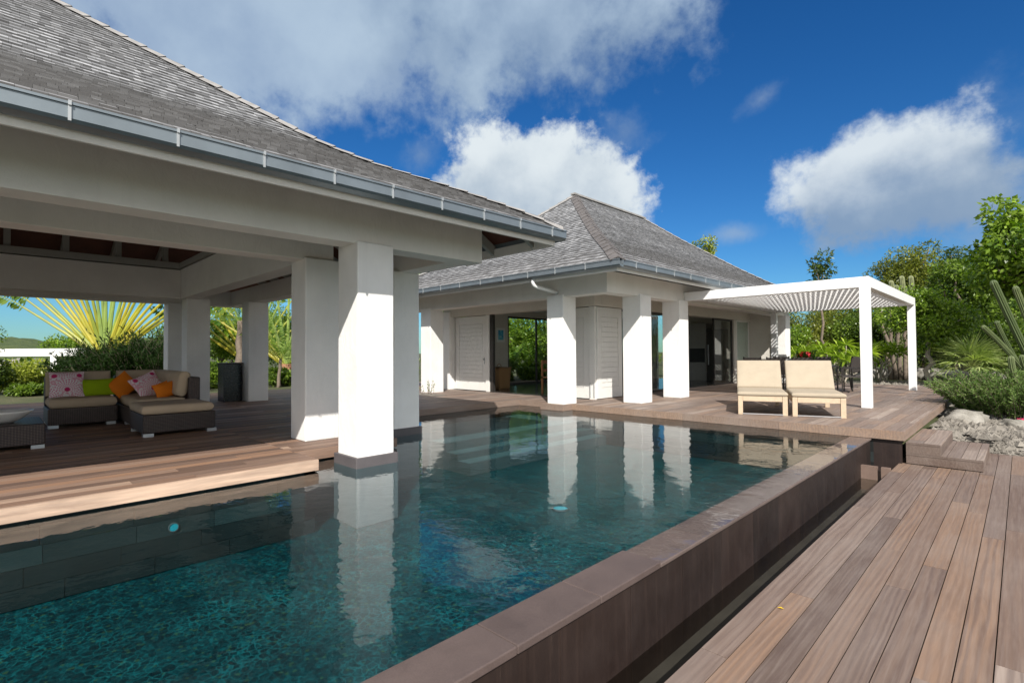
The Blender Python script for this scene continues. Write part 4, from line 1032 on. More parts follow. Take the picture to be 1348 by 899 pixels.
def pillow(name, label, m, c, ex, ez, w_, h_, th=.13, group=None, pinch=1.0):
    """scatter pillow centred on its lower edge: local x along, z up, y thickness"""
    N = 12; vs = []; fs = []
    for sd in (1, -1):
        for i in range(N + 1):
            for j in range(N + 1):
                a, b = 2 * i / N - 1, 2 * j / N - 1
                k = max(0, (1 - abs(a) ** 2.6) * (1 - abs(b) ** 2.6)) ** .55
                px = a * w_ / 2 * (1 - .07 * pinch * (1 - b * b)) ; pz = b * h_ / 2 * (1 - .07 * pinch * (1 - a * a))
                vs.append((px, sd * (th / 2 * k + .002), pz + h_ / 2))
    M1 = (N + 1) ** 2
    for i in range(N):
        for j in range(N):
            q = (i * (N + 1) + j, (i + 1) * (N + 1) + j, (i + 1) * (N + 1) + j + 1, i * (N + 1) + j + 1)
            fs.append(q); fs.append(tuple(M1 + t for t in q[::-1]))
    mb = MB(); mb.add(vs, fs); ob = mb.build(name, m, smooth=True, local=True, label=label, cat='pillow', group=group)
    ex, ez = np.array(ex, float), np.array(ez, float); ex /= np.linalg.norm(ex); ez = ez - ex * (ex @ ez); ez /= np.linalg.norm(ez); ey = np.cross(ez, ex)
    ob.matrix_world = Matrix(((ex[0], ey[0], ez[0], c[0]), (ex[1], ey[1], ez[1], c[1]), (ex[2], ey[2], ez[2], c[2]), (0, 0, 0, 1)))
    return ob
zs = ZD + .475
GP = 'scatter pillows on the sofa'
pillow('scatter_pillow', 'square pillow with pink fan print leaning at the sofa\'s left end', M_PINK, (-11.36, .89, zs), (0.0, 1, 0), (-.30, 0, 1), .46, .44, .14, GP)
pillow('scatter_pillow', 'oblong plain lime green pillow', M_GREENFAB, (-11.38, 1.30, zs), (0.02, 1, 0.02), (-.25, 0, 1), .50, .30, .13, GP)
pillow('scatter_pillow', 'tilted orange pillow standing on its corner behind the pink one', M_ORANGE, (-11.30, 1.76, zs + .03), (-.1, .75, .62), (-.3, -.5, .62), .40, .38, .13, GP)
pillow('scatter_pillow', 'pink fan print pillow lying tilted between orange pillows', M_PINK, (-10.75, 2.02, zs + .0), (-.45, .80, .33), (-.35, -.2, .8), .50, .42, .13, GP)
pillow('scatter_pillow', 'small orange pillow wedged between the pink print and the front orange one', M_ORANGE, (-10.62, 2.20, zs), (-.35, .85, .33), (-.2, .1, .9), .38, .26, .12, GP)
pillow('scatter_pillow', 'small orange pillow in front at the right end of the sofa', M_ORANGE, (-10.2, 2.12, zs), (-.30, .9, .20), (-.35, .05, .9), .42, .26, .12, GP)
CT = thing('coffee_table', 'low brown wicker coffee table carrying the white bowl', 'coffee table', (-9.4, -.2, ZD))
part_box(CT, 'base', M_WICKER, -9.90, -8.85, -.95, .49, ZD + .05, ZD + .318, bevel=.02); feet(CT, [(-8.985, .355), (-8.985, -.94), (-9.88, .355)])
bw = MB(); bw.lathe((-9.25, .11, ZD + .319), [(0, 0), (.09, 0), (.18, .05), (.27, .13), (.29, .155), (.275, .15), (.17, .06), (0, .03)], 32)
bw.build('bowl', M_PORCELAIN, smooth=True, label='shallow white ceramic bowl on the wicker coffee table', cat='bowl')
pl = MB(); pl.box(-14.45, -13.98, 4.02, 4.44, ZD, 1.40); plo = thing('stone_planter', 'tall black stone plinth standing between the two rear pavilion pillars', 'plinth', (-14.2, 4.23, ZD))
pl.build('body', M_BLACKSTONE, plo, bevel=.006); part_box(plo, 'top', M_PLINTH, -14.47, -13.96, 4.0, 4.46, 1.402, 1.43)

# ------------------------------------------------------------------ lamps in the pool shell
def pool_lamp(label, c, nrm, r=.10, two=True):
    t = thing('pool_lamp', label, 'pool light', c, group='pool lights'); n = np.array(nrm, float)
    a = np.cross(n, [0.3, .5, 1.0]); a /= np.linalg.norm(a); b = np.cross(n, a); c = np.array(c, float)
    for nm, r0, r1, h, m in (('rim', r * .84, r, .014, M_PLINTH), ('lens', 0, r * .84, .008, M_LENS)):
        mb = MB(); N = 24; vs = []
        for k in range(N):
            d = math.cos(2 * PI * k / N) * a + math.sin(2 * PI * k / N) * b
            vs += [c + d * r0 + n * h, c + d * r1 + n * h, c + d * r1 - n * .002]
        fs = []
        for k in range(N):
            q = (k + 1) % N
            fs += [(3 * k, 3 * k + 1, 3 * q + 1, 3 * q), (3 * k + 1, 3 * k + 2, 3 * q + 2, 3 * q + 1)]
        mb.add(vs, fs); mb.build(nm, m, t)
pool_lamp('round pool light on the mosaic floor in the middle of the pool', (-4.20, 5.10, ZF + .003), (0, 0, 1), .11)
pool_lamp('round pool light on the tiled wall under the pavilion deck', (-5.622, 1.20, 0.05), (1, 0, 0), .042)
pool_lamp('small pool light on the underwater step nearest the left deck', tuple(Zp := (-8.2, 6.1, .108)), (0, 0, 1), .07)
pool_lamp('small pool light on the underwater step near the house pillar', (-7.7, 8.3, .108), (0, 0, 1), .07)

# ------------------------------------------------------------------ plants
def unit(v): return v / np.maximum(np.linalg.norm(v, axis=-1, keepdims=True), 1e-9)
def leaves(qb, p, d, n, L, W, c, fold=0.0):
    """p base points, d leaf direction, n rough normal; rhombic leaves"""
    d = unit(d); s = unit(np.cross(d, n)); L = np.asarray(L)[:, None]; W = np.asarray(W)[:, None]
    nn = np.cross(s, d)
    q = np.stack([p, p + d * L * .45 + s * W * .5, p + d * L - nn * L * fold, p + d * L * .45 - s * W * .5], 1)
    qb.quads(q, c)
def crown(qb, clumps, n_per, L, W, ca, cb, rs, droop=0.25, shell=0.5, inner=0.0, new=None):
    ca, cb = np.array(ca), np.array(cb)
    for c, r in clumps:
        c = np.array(c); r = np.array(r if hasattr(r, '__len__') else (r, r, r * .8))
        n = int(n_per * rs.uniform(.75, 1.25))
        dirs = unit(rs.normal(size=(n, 3))); rad = shell + (1 - shell) * rs.random(n) ** .7
        p = c + dirs * rad[:, None] * r
        d = dirs * .8 + rs.normal(size=(n, 3)) * .7; d[:, 2] -= droop
        nrm = dirs + rs.normal(size=(n, 3)) * .5; nrm[:, 2] += .5
        t = np.clip(rs.normal(.5, .28, n) + rs.normal(0, .18), 0, 1)
        col = ca + (cb - ca) * t[:, None]
        if new is not None:
            k = rs.random(n) < .10; col[k] = np.array(new)
        col = col * rs.uniform(.65, 1.35, (n, 1))
        leaves(qb, p, d, nrm, L * rs.uniform(.6, 1.3, n), W * rs.uniform(.7, 1.25, n), col)
def limb(mb, a, b, r0, r1, rs, wob=.12, n=6, c=(1, 1, 1)):
    a, b = np.array(a, float), np.array(b, float); L = np.linalg.norm(b - a); pts = []
    for i in range(n + 1):
        t = i / n; pts.append(a + (b - a) * t + (rs.normal(size=3) * wob * L * .25 * math.sin(PI * t)))
    mb.tube(pts, [r0 + (r1 - r0) * i / n for i in range(n + 1)], 7, c); return pts
GREENS = dict(olive=((.075, .095, .012), (.26, .27, .04)), bright=((.07, .135, .010), (.27, .38, .035)), dark=((.022, .042, .008), (.105, .15, .022)), mid=((.042, .085, .010), (.19, .275, .03)), yel=((.17, .21, .025), (.42, .44, .055)))
def tree(name, label, base, h, rx, rz, kind, seed, n_cl=22, n_per=220, L=.16, W=.075, trunk=.12, cat='tree', group=None, bark=None, cz=None, ctr=None, lean=(0, 0), flat=.8, shell=.5, clr=.42, droop=.25, m=None, new=None):
    rs = np.random.default_rng(seed); base = np.array(base, float)
    t = thing(name, label, cat, tuple(base), group=group)
    c0 = base + np.array([lean[0], lean[1], (cz if cz is not None else h - rz)])
    cl = []
    for i in range(n_cl):
        d = unit(rs.normal(size=3)); d[2] = d[2] * .9 + .05
        rr = rs.random() ** .4
        cc = c0 + d * np.array([rx, rx, rz]) * rr * .78
        cl.append((cc, np.array([1, 1, flat]) * rs.uniform(.75, 1.25) * clr * min(rx, rz * 1.3)))
    tb = MB()
    fork = base + np.array([lean[0] * .4, lean[1] * .4, max(.15 * h, (c0[2] - base[2] - rz * .55))])
    limb(tb, base + [0, 0, -.1], fork, trunk, trunk * .75, rs, .1)
    for c, r in cl[:max(5, n_cl // 2)]: limb(tb, fork, c, trunk * .5, trunk * .10, rs, .18)
    tb.build('trunk', bark or M_BARK, t, smooth=True)
    q = QB(); ca, cb = GREENS[kind] if isinstance(kind, str) else kind
    crown(q, cl, n_per, L, W, ca, cb, rs, droop, shell, new=new)
    q.build('crown', m or M_LEAF, t); return t
def shrub(name, label, base, h, rx, kind, seed, n_cl=12, n_per=200, L=.10, W=.045, cat='shrub', group=None, **k):
    return tree(name, label, base, h, rx, h * .5, kind, seed, n_cl, n_per, L, W, trunk=.035, cat=cat, group=group, cz=h * .52, **k)
def frond(qb, rib, a, d0, L, rs, nl=26, lw=.035, ll=.38, bend=.9, col=((.05, .12, .01), (.16, .25, .03)), vee=.5, rr=.012, ribc=(.16, .20, .03), tip=.25):
    a = np.array(a, float); d = unit(np.array(d0, float)); pts = [a]; n = 12
    for i in range(n):
        d = unit(d + np.array([0, 0, -bend / n * (0.4 + i / n)])); pts.append(pts[-1] + d * L / n)
    pts = np.array(pts); rib.tube(pts, list(np.linspace(rr, rr * .25, n + 1)), 5, ribc)
    t = np.repeat(np.linspace(.14, .99, nl), 2); sgn = np.tile([-1, 1], nl); x = t * n; i0 = np.minimum(x.astype(int), n - 1)
    p = pts[i0] + (pts[i0 + 1] - pts[i0]) * (x - i0)[:, None]; tg = unit(pts[i0 + 1] - pts[i0])
    side = unit(np.cross(tg, [0, 0, 1.0])); up = np.cross(side, tg)
    dr = side * sgn[:, None] * .9 + tg * .55 + up * vee * .5 + rs.normal(size=p.shape) * .06; dr[:, 2] -= .15
    prof = np.sin(np.clip(t * 1.05, 0, 1) * PI) ** .5 * .85 + tip * .6
    ca, cb = np.array(col[0]), np.array(col[1]); cc = ca + (cb - ca) * rs.random((len(t), 1))
    leaves(qb, p, dr, up + side * sgn[:, None] * -.4, ll * prof, np.full(len(t), lw), cc, .12)
def palm(name, label, base, n_fr, L, seed, h=0.0, spread=.9, cat='palm', group=None, col=((.05, .12, .01), (.17, .26, .03)), ll=.4, lw=.04, bend=.9, trunk_r=.07, stems=1, nl=26):
    rs = np.random.default_rng(seed); t = thing(name, label, cat, tuple(base), group=group); q = QB(); rib = MB(); tr = MB()
    for s in range(stems):
        b = np.array(base, float) + (rs.normal(size=3) * [.25, .25, 0] if stems > 1 else 0)
        hh = h * rs.uniform(.6, 1.1) if stems > 1 else h
        top = b + [rs.normal() * .08 * hh, rs.normal() * .08 * hh, hh]
        limb(tr, b - [0, 0, .1], top, trunk_r, trunk_r * .75, rs, .04)
        for i in range(n_fr):
            a = 2.399 * i + rs.random(); el = rs.uniform(.15, 1.35)
            d = np.array([math.cos(a) * math.cos(el) * spread, math.sin(a) * math.cos(el) * spread, math.sin(el)])
            frond(q, rib, top, d, L * rs.uniform(.75, 1.1), rs, nl=nl, ll=ll, lw=lw, bend=bend, col=col)
    tr.build('trunk', M_BARK, t, smooth=True); rib.build('frond_ribs', M_RIB, t); q.build('fronds', M_LEAF, t); return t
def tufts(name, label, base, R, h, n_st, seed, ca, cb, blades=34, bl=.09, bw=.008, cat='shrub', group=None, mat_=None, arch=.35, ry=None):
    """bush of many leafy stems"""
    rs = np.random.default_rng(seed); t = thing(name, label, cat, tuple(base), group=group); q = QB(); st = MB(); base = np.array(base, float)
    ca, cb = np.array(ca), np.array(cb)
    for i in range(n_st):
        a = rs.random() * 2 * PI; r = R * math.sqrt(rs.random())
        o = base + [r * math.cos(a) * .75, r * math.sin(a) * .75 * (ry or 1), 0]
        lean = np.array([math.cos(a), math.sin(a), 0]) * (r / R) * arch + rs.normal(size=3) * .18; lean[2] = 0
        hh = h * rs.uniform(.65, 1.1) * (1 - .35 * (r / R) ** 2)
        pts = np.array([o + lean * hh * t_ ** 1.5 + np.array([0, 0, hh * t_ * (1 - .12 * t_)]) for t_ in np.linspace(0, 1, 6)])
        st.tube(pts, list(np.linspace(.008, .003, 6)), 4)
        tt = rs.uniform(.18, 1, blades); x = tt * 5; k = np.minimum(x.astype(int), 4)
        p = pts[k] + (pts[k + 1] - pts[k]) * (x - k)[:, None]; tg = unit(pts[k + 1] - pts[k])
        d = unit(rs.normal(size=(blades, 3))) * .9 + tg * .8
        col = ca + (cb - ca) * np.clip(rs.normal(.45, .3, (blades, 1)), 0, 1)
        leaves(q, p, d, rs.normal(size=(blades, 3)), bl * rs.uniform(.6, 1.3, blades), np.full(blades, bw), col)
    st.build('stems', M_BARK, t); q.build('foliage', mat_ or M_LEAFM, t); return t
def cactus(name, label, stems, seed, col=((.075, .105, .035), (.14, .165, .065)), r=.10, cat='cactus', group=None):
    rs = np.random.default_rng(seed); base = np.array(stems[0][0], float); t = thing(name, label, cat, tuple(base), group=group)
    for st in stems:
        a, b, c = (np.array(q, float) for q in st[:3]); rr = st[3] if len(st) > 3 else r
        rr *= .70; n = 14; pts = [(1 - s) ** 2 * a + 2 * s * (1 - s) * b + s * s * c for s in np.linspace(0, 1, n)]
        d = unit(pts[-1] - pts[-2]); pts += [pts[-1] + d * rr * .5, pts[-1] + d * rr * .85, pts[-1] + d * rr]
        rad = [rr * (.85 + .15 * min(1, i / 3)) for i in range(n)] + [rr * .82, rr * .5, rr * .12]
        k = rs.random(); ca = np.array(col[0]) * (1 - k) + np.array(col[1]) * k
        mb = MB(); mb.tube(pts, rad, 24, tuple(ca), prof=(1.0, .93, .80, .93) if False else (1.0, .78)); mb.build('stem', M_CACTUS, t)
    return t
def boulder(label, c, r, seed, m=None, name='boulder', cat='rock', group=None, sq=(1, 1, .6)):
    rs = np.random.default_rng(seed); mb = MB(); N, Mn = 18, 11
    ph = rs.random(8) * 6.28; vs = []
    for j in range(Mn):
        th = PI * j / (Mn - 1)
        for i in range(N):
            a = 2 * PI * i / N; d = np.array([math.sin(th) * math.cos(a), math.sin(th) * math.sin(a), math.cos(th)])
            f = 1 + .18 * math.sin(3 * d[0] + ph[0]) * math.sin(2.7 * d[1] + ph[1]) + .14 * math.sin(5 * d[0] + 4 * d[2] + ph[2]) + .07 * math.sin(11 * d[1] + 9 * d[0] + ph[3]) + .05 * math.sin(17 * d[2] + 13 * d[1] + ph[4])
            f -= .22 * max(0, d @ unit(np.array([math.cos(ph[5]), math.sin(ph[5]), .5])) - .55)
            vs.append(np.array(c) + d * f * r * np.array(sq))
    fs = [(j * N + i, j * N + (i + 1) % N, (j + 1) * N + (i + 1) % N, (j + 1) * N + i) for j in range(Mn - 1) for i in range(N)]
    mb.add(vs, [f[::-1] for f in fs]); return mb.build(name, m or M_ROCK, smooth=True, weld=True, label=label, cat=cat, group=group)

# --- right garden
GZ = .22
def S(px, dep, z=GZ): return tuple(spot(px, dep, z))
BGT = 'trees behind the right garden'
tree('slender_tree', 'slender sparse tree rising alone just above the pergola roof', S(1083, 25), zat(326, 25) - GZ, .62, 1.5, 'dark', 101, 9, 90, .17, .08, .07, group=BGT, clr=.5)
tree('broadleaf_tree', 'broad olive green tree behind the pergola corner, its crown feathery against the sky', S(1195, 29), zat(312, 29) - GZ, 2.3, 2.6, 'olive', 102, 44, 300, .17, .075, .2, group=BGT, clr=.33)
tree('broadleaf_tree', 'dusky thin topped tree on the skyline between the olive tree and the tall right tree', S(1256, 31), zat(318, 31) - GZ, 1.4, 2.2, 'dark', 103, 24, 240, .16, .07, .15, group=BGT, clr=.35)
tree('glossy_tree', 'dense glossy green tree behind the fan palm', S(1268, 25), zat(326, 25) - GZ, 2.1, 2.9, 'mid', 104, 50, 300, .17, .09, .2, group=BGT, clr=.32)
tree('tall_tree', 'tall large leaved tree filling the upper right edge of the garden', S(1372, 16.5), zat(236, 16.5) - GZ, 1.9, 2.4, 'bright', 105, 46, 320, .18, .11, .16, group=BGT, clr=.30, droop=.5)
tree('low_tree', 'low round tree with a pale trunk standing behind the far pergola post', S(1222, 20), zat(383, 20) - GZ, 1.9, 1.25, 'bright', 106, 40, 300, .13, .075, .10, group=BGT, bark=M_BARKPALE, clr=.36)
tree('glossy_tree', 'green tree behind the tall cactus on the right', S(1345, 22), zat(372, 22) - GZ, 2.2, 2.6, 'mid', 107, 44, 300, .16, .085, .16, group=BGT, clr=.34)
for i, (px, dep, top, rx, kd, lb) in enumerate(((1215, 33, 372, 3.0, 'dark', 'wide dark tree filling the skyline behind the low tree'), (1300, 33, 352, 3.0, 'dark', 'wide dark tree behind the glossy trees at the right'), (1390, 30, 340, 2.8, 'mid', 'wide green tree just beyond the right edge'), (1110, 34, 392, 2.6, 'olive', 'wide olive tree behind the pergola top, left of its corner post'))):
    tree('wide_tree', lb, S(px, dep), zat(top, dep) - GZ, rx, (zat(top, dep) - GZ) * .48, kd, 180 + i, 46, 260, .20, .095, .2, cz=(zat(top, dep) - GZ) * .5, group=BGT, clr=.3)
hd = 'hedge shrubs behind the outdoor dining set'
for i, (px, dep, top, rx, kind, lb) in enumerate(((1050, 29, 402, 1.6, 'olive', 'olive green hedge shrub beside the far house pillar'), (1088, 30, 398, 1.7, 'olive', 'olive green hedge shrub above the plumeria, second from the house'), (1128, 28, 396, 1.6, 'mid', 'green hedge shrub just left of the pergola corner post'), (1160, 27, 408, 1.5, 'dark', 'dark hedge shrub between the two pergola posts'),
        (1040, 25, 425, 1.0, 'bright', 'bright green shrub touching the far house pillar'), (1300, 27, 412, 1.6, 'dark', 'dark shrub under the trees behind the fan palm'), (1318, 20, 420, 1.2, 'mid', 'green shrub between the fan palm and the tall cactus'), (1235, 29, 420, 1.8, 'dark', 'dark shrub in the shade behind the low tree'), (1375, 25, 420, 1.8, 'dark', 'dark shrub at the right edge behind the cactus'))):
    shrub('hedge_shrub', lb, S(px, dep), zat(top, dep) - GZ, rx, kind, 120 + i, 26, 280, .14, .065, group=hd, clr=.5)
tree('skyline_tree', 'sprig of light green treetop showing above the house roof', S(930, 42, .3), zat(308, 42) - .3, 1.0, 1.6, 'yel', 131, 9, 120, .22, .11, .12, clr=.5)
tree('garden_tree', 'green treetop in the gap between the pavilion beam and the house roof', S(566, 34, .3), zat(344, 34) - .3, 1.7, 2.0, 'bright', 132, 16, 170, .22, .11, .14, clr=.45)
def plumeria(label, base, h, R, n_tip, seed, L=.55):
    rs = np.random.default_rng(seed); t = thing('plumeria', label, 'plant', tuple(base), group='plumerias behind the dining set'); q = QB(); st = MB(); base = np.array(base, float)
    for i in range(n_tip):
        a = 2.399 * i; r = R * math.sqrt((i + .5) / n_tip); tip = base + [r * math.cos(a), r * math.sin(a), h * (.62 + .38 * rs.random()) - .25 * h * (r / R) ** 2]
        limb(st, base + rs.normal(size=3) * [.08, .08, 0], tip, .035, .018, rs, .2)
        n = 17; aa = np.arange(n) * 2.399; el = np.linspace(1.15, -.35, n)
        d = np.stack([np.cos(aa) * np.cos(el), np.sin(aa) * np.cos(el), np.sin(el)], 1)
        up = np.zeros((n, 3)); up[:, 2] = 1; up += d * -.6
        c = np.array((.16, .26, .02)) + (np.array((.46, .56, .09)) - np.array((.16, .26, .02))) * rs.random((n, 1))
        leaves(q, np.repeat(tip[None], n, 0), d, up, L * rs.uniform(.7, 1.1, n), np.full(n, .13), c, .25)
    st.build('stems', M_BARKPALE, t, smooth=True); q.build('leaves', M_LEAF, t)
plumeria('plumeria with long bright leaves left of the pergola post, tallest of the group', S(1106, 21.5), zat(452, 21.5) - GZ, 1.15, 14, 141)
plumeria('plumeria with long bright leaves above the red flowers', S(1066, 23), zat(466, 23) - GZ + .3, 1.0, 11, 142)
plumeria('plumeria with long leaves just right of the pergola corner post', S(1160, 22), zat(452, 22) - GZ, .8, 10, 143)
# silver fan palm
def fan_palm(label, base, seed, n=22, L=.75, sp=.8, h=.5):
    rs = np.random.default_rng(seed); t = thing('fan_palm', label, 'palm', tuple(base)); q = QB(); rib = MB(); base = np.array(base, float); top = base + [0, 0, h]
    tr = MB(); limb(tr, base - [0, 0, .1], top, .07, .06, rs, .02); tr.build('trunk', M_BARK, t)
    for i in range(n):
        a = 2.399 * i + rs.random() * .4; el = 1.35 - 1.45 * (i + .5) / n
        d = np.array([math.cos(a) * math.cos(el), math.sin(a) * math.cos(el), math.sin(el)]); hub = top + d * sp * rs.uniform(.55, .8)
        rib.tube([top, (top + hub) / 2 + [0, 0, .02], hub], [.012, .010, .008], 5, (.20, .24, .06))
        s = unit(np.cross(d, [0, 0, 1.0])); k = 22; th = np.linspace(-1.45, 1.45, k)
        dd = np.cos(th)[:, None] * d + np.sin(th)[:, None] * s; dd = dd + rs.normal(size=dd.shape) * .05; dd[:, 2] -= .10
        c = np.array((.20, .28, .08)) + (np.array((.58, .64, .28)) - np.array((.20, .28, .08))) * rs.random((k, 1))
        leaves(q, np.repeat(hub[None], k, 0), dd, np.repeat((np.cross(s, d))[None], k, 0), L * (1 - .25 * np.abs(th) / 1.45) * rs.uniform(.8, 1.05, k), np.full(k, .045), c, .18)
    rib.build('stalks', M_RIB, t); q.build('fans', M_LEAFM, t)
fan_palm('silvery fan palm on a short trunk beyond the far deck corner', S(1278, 18.5), 151, 26, .98, .85, zat(486, 20.5) - GZ)
tufts('rosemary_bush', 'large dark green needle leaved bush at the right edge beside the timber steps', S(1336, 10.9, .18), 1.12, zat(490, 10.9) - .1, 760, 161, (.045, .095, .024), (.25, .34, .11), blades=60, bl=.085, bw=.020, arch=.75)
tufts('strappy_plant', 'tuft of narrow yellow green leaves at the far corner of the deck', S(1272, 14.8, .2), .35, .62, 26, 162, (.14, .20, .03), (.34, .40, .12), blades=10, bl=.30, bw=.018, arch=.8)
D1 = 11.2
def C3(px, py, dep): d = ray(px, py) * dep; return (d[0], d[1], d[2] + 1.65)
cactus('column_cactus', 'tall ribbed cactus of arching grey green columns at the right edge of the garden', [
    (C3(1392, 545, D1), C3(1352, 470, D1), C3(1308, 373, D1), .105), (C3(1402, 545, D1 + .4), C3(1360, 440, D1 + .4), C3(1337, 380, D1 + .4), .09), (C3(1385, 545, D1 - .2), C3(1350, 480, D1), C3(1295, 431, D1), .075),
    (C3(1398, 545, D1 + .5), C3(1345, 500, D1 + .5), C3(1312, 425, D1 + .5), .07), (C3(1375, 545, D1 - .3), C3(1332, 508, D1 - .3), C3(1331, 472, D1 - .3), .085), (C3(1392, 545, D1 - .3), C3(1352, 500, D1 - .3), C3(1345, 470, D1 - .3), .075), (C3(1420, 545, D1), C3(1400, 440, D1), C3(1380, 350, D1), .10)], 171)
DC = 26
cactus('organ_pipe_cactus', 'cluster of tall upright cactus columns behind the far end of the pergola', [(S(1187 + k * 1.6, DC), C3(1176 + k * 5, 440, DC), C3(x, y, DC), .17) for k, (x, y) in enumerate(((1152, 405), (1166, 392), (1173, 372), (1180, 378), (1187, 366), (1191, 380), (1199, 366), (1184, 390)))], 172, col=((.17, .20, .09), (.30, .30, .15)))
mb = MB(); rs = np.random.default_rng(5)
DT = thing('twin_trunk_tree', 'dark trunked tree with several stems between the two pergola posts', 'tree', S(1183, 24))
for k in range(5): limb(mb, S(1172 + k * 6, 24, .1), C3(1160 + k * 12, 400 + 6 * (k % 2), 24), .11, .05, rs, .1)
mb.build('trunk', M_BARK, DT, smooth=True); q = QB(); crown(q, [(C3(1165 + 14 * k, 405 - 5 * (k % 3), 24.4), .65) for k in range(5)], 200, .15, .07, *GREENS['mid'], rs); q.build('crown', M_LEAF, DT)
# rocks
rk = 'limestone rocks round the deck'
for i, (px, py, dep, r, lb, m) in enumerate(((1268, 577, 10.5, .36, 'big pale boulder just behind the upper timber step', M_ROCK), (1238, 566, 11.6, .25, 'dark boulder under the deck edge left of the pale boulder', M_ROCKDARK), (1225, 560, 12.2, .22, 'dark boulder deepest under the deck edge', M_ROCKDARK), (1292, 573, 10.8, .30, 'dark boulder between the pale boulder and the bush', M_ROCKDARK), (1252, 560, 13.0, .22, 'pale rock beside the deck edge behind the dark boulders', M_ROCK), (1262, 540, 14.6, .26, 'pale rock halfway along the deck edge', M_ROCK), (1278, 515, 17.2, .30, 'pale flat rock at the far corner of the deck', M_ROCK), (1216, 496, 24.0, .42, 'pale rock at the foot of the low tree, left of its trunk', M_ROCK), (1240, 497, 23.0, .45, 'pale rock right of the low tree trunk', M_ROCK), (1262, 494, 22.0, .40, 'pale rock under the fan palm, left side', M_ROCK), (1300, 494, 20.0, .45, 'pale rock under the fan palm, right side', M_ROCK), (1147, 497, 25.5, .5, 'pale rock between the pergola posts, left one', M_ROCK), (1170, 497, 26, .45, 'brownish rock between the pergola posts, right one', M_ROCKDARK), (1205, 499, 24.6, .3, 'small pale rock just right of the far pergola post', M_ROCK), (1332, 590, 9.9, .2, 'pale stone in the gravel below the bush', M_ROCK))):
    p = spot(px, dep); p[2] = zat(py, dep) - r * .1; p[2] = min(max(p[2], .18), .5)
    boulder(lb, p, r, 200 + i, m, group=rk, sq=(1.15, 1.0, .62))
# loose limestone gravel bed: one object of many small stones
mb = MB(); rs = np.random.default_rng(8)
def stone(c, r):
    a = rs.random() * 6.28; v = []
    for dx, dy, dz in ((1, 0, 0), (0, 1, 0), (-1, 0, 0), (0, -1, 0), (0, 0, .7)):
        w_ = r * rs.uniform(.6, 1.3); v.append((c[0] + (dx * math.cos(a) - dy * math.sin(a)) * w_, c[1] + (dx * math.sin(a) + dy * math.cos(a)) * w_, c[2] + dz * w_))
    mb.add(v, [(0, 1, 4), (1, 2, 4), (2, 3, 4), (3, 0, 4)], (rs.uniform(.4, 1.1),) * 3)
for i in range(4200):
    x = rs.uniform(-1.1, 2.6); y = rs.uniform(11.2, 12.6) if i % 3 else rs.uniform(11.2, 15); stone((x, y, (.178 if y > 11.9 else -.02 + .198 * (y - 11.152) / .748) + .01 * rs.random()), rs.uniform(.012, .06) * (1.6 if rs.random() < .06 else 1))
for i in range(900):
    x = rs.uniform(-4.5, .6); y = rs.uniform(21.5, 27); stone((x, y, .24), rs.uniform(.05, .2))
for i in range(500):
    x = rs.uniform(-1.2, -.3); y = rs.uniform(11.3, 21.5); stone((x, y, .2), rs.uniform(.04, .14))
mb.build('limestone_gravel', M_GRAVEL, kind='stuff')
fl = thing('pink_flower', 'small plant with bright pink blossoms in the white gravel', 'flower', S(1343, 9.9, .17))
mb = MB(); p = np.array(S(1343, 9.9, .17)); mb.tube([p, p + [0, 0, .12]], .008, 5, (.1, .2, .03)); mb.build('stem', M_LEAFM, fl)
mb = MB(); blossoms(mb, p + [0, 0, .10], 12, .07, .032, 4); mb.build('blossom', M_PINKFLOWER, fl)

